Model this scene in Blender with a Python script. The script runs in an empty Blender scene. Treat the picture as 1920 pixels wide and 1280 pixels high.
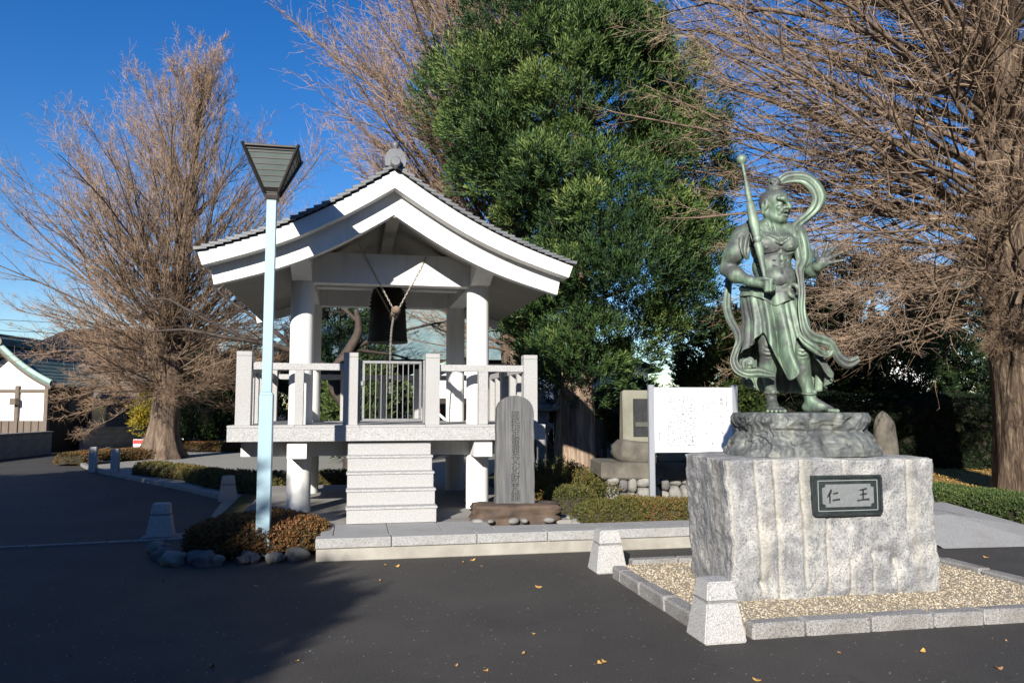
import bpy, bmesh, math, random
import numpy as np
from mathutils import Vector, Matrix, Euler

# ------------------------------------------------------------------ camera, sky, sun, exposure
SC = bpy.context.scene
COL = SC.collection
F, EYE = 1464.0, 1.6                       # focal length in photograph pixels, eye height
PITCH = math.atan(125 / F)
cam_d = bpy.data.cameras.new("camera")
cam_d.sensor_width = 36.0
cam_d.lens = F / 1920 * 36.0
cam_d.clip_end = 2000
cam = bpy.data.objects.new("camera", cam_d)
cam.location = (0, 0, EYE)
cam.rotation_euler = (math.pi / 2 + PITCH, 0, 0)
COL.objects.link(cam)
SC.camera = cam

SUN_EL = math.radians(22)
SUN_FROM = Vector((-0.26, -1.0, 0)).normalized()      # where the sun stands, seen from above
sun_vec = Vector((SUN_FROM.x * math.cos(SUN_EL), SUN_FROM.y * math.cos(SUN_EL), math.sin(SUN_EL)))
world = bpy.data.worlds.new("World")
SC.world = world
world.use_nodes = True
wn = world.node_tree
wn.nodes.clear()
sky = wn.nodes.new("ShaderNodeTexSky")
sky.sky_type = 'NISHITA'
sky.sun_disc = False
sky.sun_elevation = SUN_EL
sky.sun_rotation = math.atan2(SUN_FROM.x, SUN_FROM.y)
sky.altitude = 50
sky.air_density = 1.0
sky.dust_density = 0.15
sky.ozone_density = 3.0
hsv = wn.nodes.new("ShaderNodeHueSaturation")
hsv.inputs['Saturation'].default_value = 1.36
hsv.inputs['Hue'].default_value = 0.513
bg = wn.nodes.new("ShaderNodeBackground")
bg.inputs['Strength'].default_value = 0.080
wo = wn.nodes.new("ShaderNodeOutputWorld")
wn.links.new(sky.outputs[0], hsv.inputs['Color'])
wn.links.new(hsv.outputs[0], bg.inputs[0])
wn.links.new(bg.outputs[0], wo.inputs[0])

sun_d = bpy.data.lights.new("sun", 'SUN')
sun_d.energy = 5.0
sun_d.angle = math.radians(0.55)
sun_d.color = (1.0, 0.945, 0.86)
sun = bpy.data.objects.new("sun", sun_d)
sun.rotation_euler = sun_vec.to_track_quat('Z', 'Y').to_euler()
sun.location = (-10, -40, 30)
COL.objects.link(sun)

vs = SC.view_settings
vs.view_transform = 'Standard'
vs.look = 'None'
vs.exposure = 0.85
vs.gamma = 1.0
SC.cycles.max_bounces = 6
SC.cycles.transparent_max_bounces = 6

# ------------------------------------------------------------------ places: photograph pixel + real distance -> world point
CT, ST = math.cos(PITCH), math.sin(PITCH)
def ray(px, py):
    x = (px - 960) / F
    u = -(py - 640) / F
    return x, CT - u * ST, ST + u * CT
def G(px, py, z=0.0):                      # on the level z
    x, y, w = ray(px, py)
    t = (z - EYE) / w
    return Vector((x * t, y * t, z))
def A(px, py, Y):                          # at the distance Y
    x, y, w = ray(px, py)
    t = Y / y
    return Vector((x * t, Y, EYE + w * t))
R = math.radians
GRID = R(11.5)                             # the precinct's paving grid is turned by this much
TO = Vector((-1.43, 9.44, 0))              # foot of the bell tower's stairs
EX = Vector((math.cos(GRID), math.sin(GRID), 0))
EY = Vector((-math.sin(GRID), math.cos(GRID), 0))
def T(lx, ly, z=0.0):
    return TO + EX * lx + EY * ly + Vector((0, 0, z))
def toT(p):
    d = Vector(p) - TO
    return d.dot(EX), d.dot(EY)

rnd = random.Random(7)
rng = np.random.default_rng(11)

# ------------------------------------------------------------------ mesh helpers
def mesh_np(name, V, faces, mat=None, smooth=True, attr=None):
    """faces: (n,3) or (n,4) array, or a list of such arrays"""
    V = np.asarray(V, dtype=np.float32).reshape(-1, 3)
    if isinstance(faces, np.ndarray):
        faces = [faces]
    faces = [np.asarray(f, dtype=np.int32) for f in faces if len(f)]
    me = bpy.data.meshes.new(name)
    me.vertices.add(len(V))
    me.vertices.foreach_set("co", V.ravel())
    nl = sum(f.size for f in faces)
    nf = sum(len(f) for f in faces)
    me.loops.add(nl)
    me.polygons.add(nf)
    me.loops.foreach_set("vertex_index", np.concatenate([f.ravel() for f in faces]))
    st, o = [], 0
    for f in faces:
        st.append(o + np.arange(len(f), dtype=np.int32) * f.shape[1])
        o += f.size
    me.polygons.foreach_set("loop_start", np.concatenate(st))
    me.polygons.foreach_set("use_smooth", np.full(nf, smooth, dtype=bool))
    if attr is not None:
        a = me.attributes.new("tone", 'FLOAT', 'POINT')
        a.data.foreach_set("value", np.asarray(attr, dtype=np.float32))
    me.update(calc_edges=True)
    me.validate()
    if mat is not None:
        me.materials.append(mat)
    return me

def obj(name, me, parent=None, loc=(0, 0, 0), rot=(0, 0, 0), scale=None, mat=None):
    o = bpy.data.objects.new(name, me)
    COL.objects.link(o)
    if parent is not None:
        o.parent = parent
    o.location = loc
    o.rotation_euler = rot
    if scale is not None:
        o.scale = scale
    if mat is not None and me is not None and not me.materials:
        me.materials.append(mat)
    return o

def tag(o, label, cat, group=None):
    o['label'] = label
    o['category'] = cat
    if group:
        o['group'] = group
    return o
def thing(name, label, cat, loc=(0, 0, 0), rz=0.0, group=None):
    return tag(obj(name, None, None, loc, (0, 0, rz)), label, cat, group)
def struct(o):
    o['kind'] = 'structure'
    return o
def stuff(o):
    o['kind'] = 'stuff'
    return o
def copy_tree(o, parent=None):
    c = o.copy()
    COL.objects.link(c)
    c.parent = parent
    for ch in o.children:
        copy_tree(ch, c)
    return c

_boxes = {}
def box_me(sx, sy, sz, mat, b=0.006, base=False, jit=0.0):
    """bevelled box; base=True puts the origin at the middle of the underside"""
    key = (round(sx, 3), round(sy, 3), round(sz, 3), mat.name, b, base)
    if jit == 0 and key in _boxes:
        return _boxes[key]
    bm = bmesh.new()
    bmesh.ops.create_cube(bm, size=1)
    for v in bm.verts:
        v.co = Vector((v.co.x * sx, v.co.y * sy, v.co.z * sz + (sz / 2 if base else 0)))
        if jit:
            v.co += Vector((rnd.uniform(-jit, jit), rnd.uniform(-jit, jit), rnd.uniform(-jit, jit)))
    if b:
        bmesh.ops.bevel(bm, geom=bm.edges[:], offset=b, segments=1, affect='EDGES')
    me = bpy.data.meshes.new("box")
    bm.to_mesh(me)
    bm.free()
    me.materials.append(mat)
    if jit == 0:
        _boxes[key] = me
    return me
def box(name, x0, x1, y0, y1, z0, z1, mat, parent=None, b=0.006, jit=0.0):
    return obj(name, box_me(x1 - x0, y1 - y0, z1 - z0, mat, b, jit=jit), parent,
               ((x0 + x1) / 2, (y0 + y1) / 2, (z0 + z1) / 2))

def lathe(prof, n=24, cap=True):
    """prof: list of (r, z) from bottom to top -> V, faces"""
    P = np.array(prof, float)
    a = np.arange(n) / n * 2 * np.pi
    V = np.stack([P[:, 0:1] * np.cos(a), P[:, 0:1] * np.sin(a), np.repeat(P[:, 1:2], n, 1)], 2).reshape(-1, 3)
    k = len(P)
    i, j = np.meshgrid(np.arange(k - 1), np.arange(n), indexing='ij')
    q = np.stack([i * n + j, i * n + (j + 1) % n, (i + 1) * n + (j + 1) % n, (i + 1) * n + j], -1).reshape(-1, 4)
    fs = [q]
    if cap:
        V = np.vstack([V, [[0, 0, P[0, 1]], [0, 0, P[-1, 1]]]])
        c = len(V)
        jj = np.arange(n)
        fs.append(np.stack([(jj + 1) % n, jj, np.full(n, c - 2)], 1))
        fs.append(np.stack([(k - 1) * n + jj, (k - 1) * n + (jj + 1) % n, np.full(n, c - 1)], 1))
    return V, fs
def sharp(me, ang=35):
    me.set_sharp_from_angle(angle=R(ang))
    return me

def tubes(C, Rr, sides=4):
    """C (N,K,3) curves, Rr (N,K) radii -> V, quads"""
    C = np.asarray(C, float)
    N_, K, _ = C.shape
    t = np.gradient(C, axis=1)
    t /= np.linalg.norm(t, axis=2, keepdims=True) + 1e-9
    m = t.mean(1)
    ref = np.where(np.abs(m[:, 2:3]) > 0.8, np.array([[1.0, 0, 0]]), np.array([[0, 0, 1.0]]))
    u = np.cross(t, ref[:, None, :])
    u /= np.linalg.norm(u, axis=2, keepdims=True) + 1e-9
    w = np.cross(t, u)
    a = np.arange(sides) / sides * 2 * np.pi
    V = C[:, :, None, :] + Rr[:, :, None, None] * (np.cos(a)[None, None, :, None] * u[:, :, None, :] + np.sin(a)[None, None, :, None] * w[:, :, None, :])
    b = (np.arange(N_) * K * sides)[:, None, None]
    i = np.arange(K - 1)[None, :, None] * sides
    j = np.arange(sides)[None, None, :]
    j2 = (j + 1) % sides
    q = np.stack(np.broadcast_arrays(b + i + j, b + i + j2, b + i + sides + j2, b + i + sides + j), -1).reshape(-1, 4)
    return V.reshape(-1, 3), q

def join(parts):
    V, Fs, o = [], [], 0
    for v, f in parts:
        v = np.asarray(v).reshape(-1, 3)
        for g in (f if isinstance(f, list) else [f]):
            Fs.append(np.asarray(g) + o)
        V.append(v)
        o += len(v)
    return np.vstack(V), Fs

def hash3(i, j, k, s):
    n = (i * 374761393 + j * 668265263 + k * 1274126177 + s * 974634777) & 0xffffffff
    n = ((n ^ (n >> 13)) * 1274126177) & 0xffffffff
    return ((n ^ (n >> 16)) & 0xffff) / 65535.0
def vnoise(P, s=0):
    P = np.asarray(P, float)
    I = np.floor(P).astype(np.int64)
    f = P - I
    f = f * f * (3 - 2 * f)
    r = 0
    for a in (0, 1):
        for b in (0, 1):
            for c in (0, 1):
                w = (f[..., 0] if a else 1 - f[..., 0]) * (f[..., 1] if b else 1 - f[..., 1]) * (f[..., 2] if c else 1 - f[..., 2])
                r = r + w * hash3(I[..., 0] + a, I[..., 1] + b, I[..., 2] + c, s)
    return r * 2 - 1
def fbm(P, o=4, s=0):
    r, a = 0, 1.0
    P = np.asarray(P, float)
    for k in range(o):
        r = r + a * vnoise(P * 2 ** k, s + k * 7)
        a *= 0.5
    return r / 1.9

def catmull(pts, n):
    """smooth curve through pts (m,d), n samples"""
    P = np.asarray(pts, float)
    P = np.vstack([2 * P[0] - P[1], P, 2 * P[-1] - P[-2]])
    m = len(P) - 3
    s = np.linspace(0, m - 1e-6, n)
    i = s.astype(int)
    t = (s - i)[:, None]
    a, b, c, d = P[i], P[i + 1], P[i + 2], P[i + 3]
    return 0.5 * (2 * b + (c - a) * t + (2 * a - 5 * b + 4 * c - d) * t ** 2 + (3 * b - a - 3 * c + d) * t ** 3)

# ------------------------------------------------------------------ materials
class NT:
    def __init__(s, name):
        s.m = bpy.data.materials.new(name)
        s.m.use_nodes = True
        s.t = s.m.node_tree
        s.t.nodes.clear()
        s.out = s.n("ShaderNodeOutputMaterial")
        s.tc = s.n("ShaderNodeTexCoord")
    def n(s, typ, **kw):
        x = s.t.nodes.new(typ)
        for k, v in kw.items():
            setattr(x, k, v)
        return x
    def set(s, sock, v):
        if hasattr(v, 'is_output'):
            s.t.links.new(v, sock)
        elif isinstance(v, (tuple, list)) and len(v) == 3 and sock.type == 'RGBA':
            sock.default_value = (*v, 1)
        else:
            sock.default_value = v
    def coords(s, scale=(1, 1, 1), kind='Object'):
        mp = s.n("ShaderNodeMapping")
        s.set(mp.inputs['Vector'], s.tc.outputs[kind])
        mp.inputs['Scale'].default_value = scale
        return mp.outputs[0]
    def noise(s, scale, detail=4, rough=0.55, vec=None, dist=0.0):
        x = s.n("ShaderNodeTexNoise")
        x.inputs['Scale'].default_value = scale
        x.inputs['Detail'].default_value = detail
        x.inputs['Roughness'].default_value = rough
        x.inputs['Distortion'].default_value = dist
        s.set(x.inputs['Vector'], vec if vec is not None else s.tc.outputs['Object'])
        return x.outputs['Fac']
    def voro(s, scale, vec=None, feature='F1'):
        x = s.n("ShaderNodeTexVoronoi", feature=feature)
        x.inputs['Scale'].default_value = scale
        s.set(x.inputs['Vector'], vec if vec is not None else s.tc.outputs['Object'])
        return x.outputs
    def ramp(s, fac, stops):
        x = s.n("ShaderNodeValToRGB")
        e = x.color_ramp.elements
        while len(e) < len(stops):
            e.new(0.5)
        for i, (p, c) in enumerate(stops):
            e[i].position = p
            e[i].color = (*c, 1) if not isinstance(c, (int, float)) else (c, c, c, 1)
        s.set(x.inputs[0], fac)
        return x.outputs[0]
    def mix(s, fac, a, b, mode='MIX'):
        x = s.n("ShaderNodeMix", data_type='RGBA', blend_type=mode)
        s.set(x.inputs[0], fac)
        s.set(x.inputs[6], a)
        s.set(x.inputs[7], b)
        return x.outputs[2]
    def math(s, op, a, b=0.0):
        x = s.n("ShaderNodeMath", operation=op)
        s.set(x.inputs[0], a)
        s.set(x.inputs[1], b)
        return x.outputs[0]
    def attr(s, name):
        x = s.n("ShaderNodeAttribute", attribute_name=name)
        return x.outputs['Fac']
    def bump(s, h, strength=0.3, dist=0.01):
        x = s.n("ShaderNodeBump")
        x.inputs['Strength'].default_value = strength
        x.inputs['Distance'].default_value = dist
        s.set(x.inputs['Height'], h)
        return x.outputs[0]
    def done(s, color, rough=0.8, bump=None, metal=0.0, spec=0.5, transl=0.0, coat=0.0):
        p = s.n("ShaderNodeBsdfPrincipled")
        s.set(p.inputs['Base Color'], color)
        s.set(p.inputs['Roughness'], rough)
        s.set(p.inputs['Metallic'], metal)
        p.inputs['Specular IOR Level'].default_value = spec
        if bump is not None:
            s.set(p.inputs['Normal'], bump)
        sh = p.outputs[0]
        if transl:
            tr = s.n("ShaderNodeBsdfTranslucent")
            s.set(tr.inputs[0], color)
            mx = s.n("ShaderNodeMixShader")
            mx.inputs[0].default_value = transl
            s.t.links.new(sh, mx.inputs[1])
            s.t.links.new(tr.outputs[0], mx.inputs[2])
            sh = mx.outputs[0]
        s.t.links.new(sh, s.out.inputs[0])
        return s.m

def simple(name, c1, c2, scale=4.0, rough=0.8, bs=40.0, bst=0.3, bd=0.01, metal=0.0, spec=0.4, stretch=(1, 1, 1), detail=5):
    a = NT(name)
    v = a.coords(stretch)
    c = a.ramp(a.noise(scale, detail, 0.6, v), [(0.3, c1), (0.7, c2)])
    b = a.bump(a.noise(bs, 4, 0.6, v), bst, bd) if bst else None
    return a.done(c, rough, b, metal, spec)

def granite(name, light, dark, amount=0.5, grain=150.0, stain=(0.36, 0.33, 0.28), stainamt=0.35, rough=0.75):
    a = NT(name)
    g1 = a.noise(grain, 2, 0.7)
    g2 = a.noise(grain * 0.45, 2, 0.6)
    c = a.ramp(g1, [(0.36, dark), (0.36 + 0.22 * amount, light), (0.72, tuple(min(0.82, x * 1.12) for x in light))])
    c = a.mix(a.ramp(g2, [(0.56, 0.0), (0.66, 0.45)]), c, tuple((l + d) / 2 for l, d in zip(light, dark)))
    st = a.ramp(a.noise(2.1, 6, 0.65, a.coords((1, 1, 0.55))), [(0.5, 0.0), (0.75, stainamt)])
    c = a.mix(st, c, stain)
    return a.done(c, rough, a.bump(g1, 0.12, 0.002), 0, 0.35)

MAT = {}
MAT['granite'] = granite("granite_pale", (0.41, 0.405, 0.395), (0.20, 0.20, 0.205), 0.9, 105, (0.30, 0.28, 0.24), 0.3)
MAT['granite_kerb'] = granite("granite_kerb", (0.27, 0.262, 0.25), (0.09, 0.09, 0.09), 0.8, 100, (0.10, 0.08, 0.07), 0.75)
MAT['granite_pave'] = granite("granite_paving", (0.33, 0.328, 0.32), (0.17, 0.17, 0.17), 0.8, 100, (0.20, 0.19, 0.17), 0.6)
def m_white():
    a = NT("white_painted_concrete")
    c = a.ramp(a.noise(1.6, 5, 0.6), [(0.3, (0.66, 0.655, 0.63)), (0.7, (0.76, 0.755, 0.73))])
    st = a.ramp(a.noise(7, 6, 0.65, a.coords((1, 1, 0.09))), [(0.52, 0.0), (0.74, 0.55)])
    c = a.mix(st, c, (0.44, 0.425, 0.38))
    c = a.mix(a.ramp(a.noise(3.2, 6, 0.7), [(0.60, 0.0), (0.76, 0.3)]), c, (0.50, 0.485, 0.44))
    return a.done(c, 0.68, a.bump(a.noise(60, 5, 0.6), 0.12, 0.004), 0, 0.35)
MAT['white'] = m_white()
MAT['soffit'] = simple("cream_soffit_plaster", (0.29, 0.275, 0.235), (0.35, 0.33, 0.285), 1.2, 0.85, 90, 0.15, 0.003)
MAT['concrete'] = simple("weathered_concrete", (0.22, 0.205, 0.175), (0.36, 0.34, 0.30), 3.0, 0.9, 50, 0.3, 0.006)
MAT['pad'] = simple("concrete_pad", (0.19, 0.18, 0.165), (0.28, 0.265, 0.24), 1.4, 0.9, 60, 0.2, 0.004)
MAT['tile'] = simple("grey_smoked_roof_tile", (0.085, 0.09, 0.10), (0.14, 0.145, 0.155), 6.0, 0.5, 40, 0.1, 0.004, spec=0.6)
MAT['steel'] = simple("brushed_steel", (0.26, 0.26, 0.265), (0.36, 0.36, 0.365), 20, 0.42, 200, 0.05, 0.001, metal=0.9)
MAT['pole'] = simple("pale_blue_pole_paint", (0.27, 0.40, 0.46), (0.31, 0.44, 0.50), 1.2, 0.42, 60, 0.02, 0.002, spec=0.5)
MAT['lampframe'] = simple("dark_bronze_lamp_frame", (0.030, 0.026, 0.024), (0.045, 0.040, 0.036), 9, 0.45, 60, 0.05, 0.002, metal=0.3)
MAT['bellbronze'] = simple("dark_bell_bronze", (0.016, 0.015, 0.013), (0.03, 0.028, 0.024), 7, 0.55, 30, 0.2, 0.004, metal=0.5)
MAT['log'] = simple("worn_log_wood", (0.13, 0.085, 0.05), (0.24, 0.17, 0.11), 5, 0.85, 50, 0.4, 0.006, stretch=(6, 1, 6))
MAT['logend'] = simple("cut_log_end", (0.13, 0.09, 0.065), (0.24, 0.18, 0.135), 14, 0.9, 40, 0.3, 0.004)
MAT['chain'] = simple("galvanised_chain", (0.40, 0.37, 0.30), (0.55, 0.51, 0.43), 20, 0.5, 80, 0.1, 0.002, metal=0.4)
MAT['rope'] = simple("grey_rope", (0.10, 0.095, 0.085), (0.17, 0.16, 0.145), 30, 0.95, 120, 0.5, 0.004)
MAT['darkwood'] = simple("dark_timber", (0.022, 0.017, 0.013), (0.05, 0.038, 0.028), 6, 0.8, 40, 0.4, 0.006, stretch=(6, 6, 0.8))
MAT['wood'] = simple("weathered_timber", (0.10, 0.078, 0.06), (0.17, 0.135, 0.105), 6, 0.85, 40, 0.4, 0.006, stretch=(7, 7, 0.8))
MAT['plaster'] = simple("white_plaster", (0.76, 0.76, 0.75), (0.82, 0.82, 0.81), 2, 0.9, 60, 0.05, 0.003)
MAT['signwhite'] = simple("white_enamel_panel", (0.80, 0.80, 0.80), (0.82, 0.82, 0.82), 2, 0.35, 60, 0.0)
MAT['alu'] = simple("brushed_aluminium", (0.42, 0.44, 0.48), (0.50, 0.52, 0.56), 8, 0.4, 60, 0.03, 0.001, metal=0.6, stretch=(1, 1, 0.1))
MAT['ink'] = simple("dark_ink", (0.05, 0.05, 0.06), (0.08, 0.08, 0.09), 8, 0.6, 60, 0.0)
MAT['copper'] = simple("verdigris_copper_roof", (0.065, 0.10, 0.088), (0.135, 0.19, 0.165), 3.5, 0.7, 20, 0.1, 0.004, stretch=(1, 1, 1))
MAT['copper_far'] = simple("pale_blue_green_copper", (0.13, 0.20, 0.20), (0.20, 0.28, 0.28), 1.5, 0.7, 20, 0.1, 0.01)
MAT['blackroof'] = simple("dark_metal_roof", (0.010, 0.011, 0.016), (0.018, 0.02, 0.027), 2, 0.55, 20, 0.05, 0.004)
MAT['greywall'] = simple("grey_render_wall", (0.075, 0.075, 0.08), (0.11, 0.11, 0.115), 2, 0.9, 60, 0.1, 0.004)  # darkened to stand for the shade on the grey house
MAT['blockwall'] = simple("grey_block_wall", (0.17, 0.17, 0.175), (0.26, 0.26, 0.26), 3, 0.92, 50, 0.3, 0.006)
MAT['glass'] = simple("dark_window_glass", (0.02, 0.024, 0.03), (0.03, 0.034, 0.04), 1, 0.08, 40, 0.0, spec=0.8)
MAT['brownrock'] = simple("brown_base_rock", (0.042, 0.030, 0.024), (0.115, 0.078, 0.055), 4, 0.85, 22, 0.5, 0.015)
MAT['rivers'] = simple("river_stone", (0.12, 0.118, 0.11), (0.26, 0.25, 0.225), 5, 0.75, 30, 0.25, 0.008)
MAT['rivers2'] = simple("dark_river_stone", (0.06, 0.06, 0.062), (0.15, 0.145, 0.14), 5, 0.75, 30, 0.3, 0.008)
MAT['monument'] = simple("mossy_monument_stone", (0.15, 0.148, 0.11), (0.25, 0.24, 0.19), 2.2, 0.85, 40, 0.3, 0.008)
MAT['slab'] = simple("dark_weathered_slab", (0.06, 0.054, 0.045), (0.16, 0.145, 0.12), 3, 0.9, 30, 0.5, 0.012)
MAT['blackstone'] = simple("polished_black_stone", (0.022, 0.022, 0.024), (0.04, 0.04, 0.042), 9, 0.3, 60, 0.0, spec=0.5)
MAT['lantern'] = simple("grey_lantern_stone", (0.12, 0.12, 0.12), (0.24, 0.24, 0.235), 6, 0.9, 60, 0.4, 0.006)
MAT['red'] = simple("red_sign_paint", (0.5, 0.03, 0.03), (0.55, 0.05, 0.04), 4, 0.5, 40, 0)
MAT['magenta'] = simple("dark_red_cloth", (0.20, 0.02, 0.05), (0.26, 0.03, 0.07), 4, 0.9, 40, 0)
MAT['bark_gk'] = None
# --- ground materials
def m_asphalt():
    a = NT("asphalt")
    v = a.coords()
    n1 = a.noise(70, 4, 0.8, v)
    n2 = a.noise(0.7, 5, 0.6, v)
    c = a.ramp(n1, [(0.32, (0.021, 0.0192, 0.0172)), (0.58, (0.054, 0.0496, 0.0445)), (0.76, (0.118, 0.109, 0.096))])
    c = a.mix(a.ramp(n2, [(0.40, 0.0), (0.7, 0.6)]), c, (0.072, 0.066, 0.0585))
    c = a.mix(a.ramp(a.noise(2.6, 6, 0.7, v), [(0.58, 0.0), (0.72, 0.5)]), c, (0.026, 0.025, 0.024))
    vo = a.voro(22, v)
    chip = a.ramp(vo['Distance'], [(0.08, 1.0), (0.15, 0.0)])
    pick = a.ramp(a.noise(13, 2, 0.5, v), [(0.54, 0.0), (0.60, 0.9)])
    c = a.mix(a.math('MULTIPLY', chip, pick), c, (0.42, 0.40, 0.38))
    return a.done(c, 0.82, a.bump(n1, 0.5, 0.006), 0, 0.35)
def m_gravelbase(name, cs, sc):
    a = NT(name)
    v = a.coords()
    vo = a.voro(sc, v)
    c = a.ramp(a.noise(sc * 0.6, 2, 0.8, v), [(0.3, cs[0]), (0.5, cs[1]), (0.7, cs[2])])
    c = a.mix(a.ramp(a.noise(0.35, 4, 0.6, v), [(0.4, 0.0), (0.7, 0.5)]), c, cs[1])
    return a.done(c, 0.95, a.bump(vo['Distance'], 0.6, 0.012), 0, 0.2)
def m_soil():
    a = NT("soil_and_moss")
    v = a.coords()
    c = a.ramp(a.noise(9, 5, 0.7, v), [(0.3, (0.028, 0.022, 0.015)), (0.7, (0.085, 0.066, 0.043))])
    c = a.mix(a.ramp(a.noise(0.9, 5, 0.65, v), [(0.48, 0.0), (0.62, 0.9)]), c, (0.06, 0.075, 0.016))
    return a.done(c, 0.95, a.bump(a.noise(40, 5, 0.7, v), 0.6, 0.03), 0, 0.15)
MAT['asphalt'] = m_asphalt()
MAT['court'] = m_gravelbase("court_gravel", [(0.14, 0.14, 0.125), (0.27, 0.265, 0.235), (0.40, 0.385, 0.34)], 60)
MAT['bedgravel'] = m_gravelbase("bed_gravel", [(0.17, 0.14, 0.09), (0.32, 0.27, 0.19), (0.46, 0.40, 0.31)], 60)
MAT['soil'] = m_soil()
MAT['litter'] = simple("ginkgo_leaf_litter", (0.16, 0.095, 0.03), (0.36, 0.22, 0.055), 12, 0.95, 60, 0.7, 0.02)

def poly_sheet(name, pts, z, mat, parent=None):
    bm = bmesh.new()
    vs_ = [bm.verts.new((p[0], p[1], z)) for p in pts]
    f = bm.faces.new(vs_)
    if f.normal.z < 0:
        f.normal_flip()
    bmesh.ops.triangulate(bm, faces=bm.faces[:])
    me = bpy.data.meshes.new(name)
    bm.to_mesh(me)
    bm.free()
    me.materials.append(mat)
    return obj(name, me, parent)
def P2(v):
    return (v.x, v.y)

ground = struct(poly_sheet("ground", [(-600, -600), (600, -600), (600, 900), (-600, 900)], 0.0, MAT['asphalt']))
kerb_line = [G(215, 838), G(160, 858), G(152, 868), G(170, 880), G(230, 895), G(330, 915), G(420, 936)]
kl = catmull([(p.x, p.y) for p in kerb_line], 34)
court_pts = [tuple(p) for p in kl] + [P2(T(-2.4, 1.4)), P2(T(-2.4, 5.5)), P2(T(2.0, 6.5)), (2.0, 40), (-26, 60), (-20, 33), (-17.3, 29.5)]
court = struct(poly_sheet("gravel_court", court_pts, 0.012, MAT['court']))
bed_pts = [P2(T(-2.3, 1.2)), P2(T(1.1, 0.15)), P2(T(2.2, -0.45)), P2(T(6.6, -0.45)), P2(T(8.05, -0.1)), P2(T(8.05, -1.5)), (40, 14), (60, 70), (-4, 70), (2.0, 40), P2(T(2.0, 6.5)), P2(T(-2.4, 5.5))]
bed = struct(poly_sheet("planting_bed", bed_pts, 0.06, MAT['soil']))
litter = struct(poly_sheet("leaf_litter_ground", [P2(T(8.4, 1.0)), P2(T(14, -0.5)), P2(T(22, 4)), P2(T(20, 14)), P2(T(9, 11)), P2(T(7.4, 4))], 0.075, MAT['litter']))

# concrete pad under the tower
pad = struct(obj("concrete_pad", box_me(3.9, 5.3, 0.2, MAT['pad'], 0.01), None, T(0.02, 2.7, 0.1), (0, 0, GRID)))
fp = struct(obj("forecourt_pad", box_me(3.0, 0.5, 0.215, MAT['pad'], 0.01), None, T(0.72, 0.26, 0.1075), (0, 0, GRID)))

# raised paving in front of the tower: foundation + edge stones + slabs
paving = struct(obj("raised_pavement", None, None, TO, (0, 0, GRID)))
box("foundation", -0.83, 6.15, -0.985, -0.02, 0.0, 0.135, MAT['concrete'], paving, 0.008)
xs = [-0.80, -0.66]
x = -0.66
while x < 6.0:
    x += 0.595
    xs.append(min(x, 6.15))
for a_, b_ in zip(xs[:-1], xs[1:]):
    yb = 0.0 if a_ < 0.9 else -0.44
    hz = rnd.uniform(-0.0015, 0.0015)
    box("paving_slab", a_ + 0.003, b_ - 0.003, -0.79, yb, 0.14, 0.238 + hz, MAT['granite_pave'], paving, 0.005)
x = -0.84
for k in range(9):
    w = 0.82 + (0.1 if k % 3 == 1 else -0.03)
    x2 = min(x + w, 6.15)
    box("edge_stone", x + 0.003, x2 - 0.003, -1.005, -0.796, 0.137, 0.241, MAT['granite'] if k == -1 else MAT['granite_pave'], paving, 0.008)
    x = x2
    if x >= 6.15:
        break

# ramp of the drive at the end of the paving
rv = np.array([(6.16, -1.62, 0.006), (7.55, -1.72, 0.006), (8.0, -1.0, 0.10), (8.02, 0.55, 0.235), (6.16, 0.55, 0.235), (6.16, -0.75, 0.235), (7.1, -0.62, 0.235)])
ramp = struct(obj("drive_ramp", mesh_np("drive_ramp", rv, [np.array([[0, 1, 6, 5]]), np.array([[1, 2, 6], [2, 3, 6], [3, 4, 6], [4, 5, 6]])], MAT['granite_pave'], False), None, TO, (0, 0, GRID)))
for k in range(2):
    box("joint_strip", 6.62 + 0.62 * k, 6.627 + 0.62 * k, -0.72, 0.5, 0.2345, 0.2385, MAT['slab'], ramp, 0)
# kerb along the drive at the right
kr = struct(obj("drive_kerb", None, None, TO, (0, 0, GRID)))
for k in range(7):
    box("kerbstone", 8.09 + k * 0.62, 8.70 + k * 0.62, -1.05 - 0.12, -1.05, 0.0, 0.13, MAT['granite_kerb'], kr, 0.012)

# kerbed gravel bed round the statue
gb = struct(obj("gravel_bed", box_me(3.2, 2.24, 0.06, MAT['bedgravel'], 0), None, T(3.65, -3.17, 0.032), (0, 0, GRID)))
kb = struct(obj("bed_kerb", None, None, TO, (0, 0, GRID)))
x = 2.27
ws = [0.42, 0.52, 0.52, 0.42, 0.50, 0.48, 0.35]
for w in ws:
    box("kerbstone", x + 0.003, x + w - 0.003, -4.40, -4.265, -0.02, 0.105 + rnd.uniform(-.003, .003), MAT['granite_kerb'], kb, 0.016, jit=0.007)
    x += w
y = -4.07
for w in [0.5, 0.55, 0.5, 0.23]:
    box("kerbstone", 1.96, 2.085, y + 0.003, y + w - 0.003, -0.02, 0.11 + rnd.uniform(-.003, .003), MAT['granite_kerb'], kb, 0.016, jit=0.007)
    y += w
y = -4.26
for w in [0.55, 0.6, 0.55, 0.58]:
    box("kerbstone", 5.28, 5.41, y + 0.003, y + w - 0.003, -0.02, 0.105, MAT['granite_kerb'], kb, 0.016, jit=0.007)
    y += w
x = 2.25
for w in [0.5, 0.55, 0.6, 0.6, 0.5, 0.28]:
    box("kerbstone", x + 0.003, x + w - 0.003, -2.06, -1.935, -0.02, 0.105, MAT['granite_kerb'], kb, 0.016, jit=0.007)
    x += w
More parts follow.
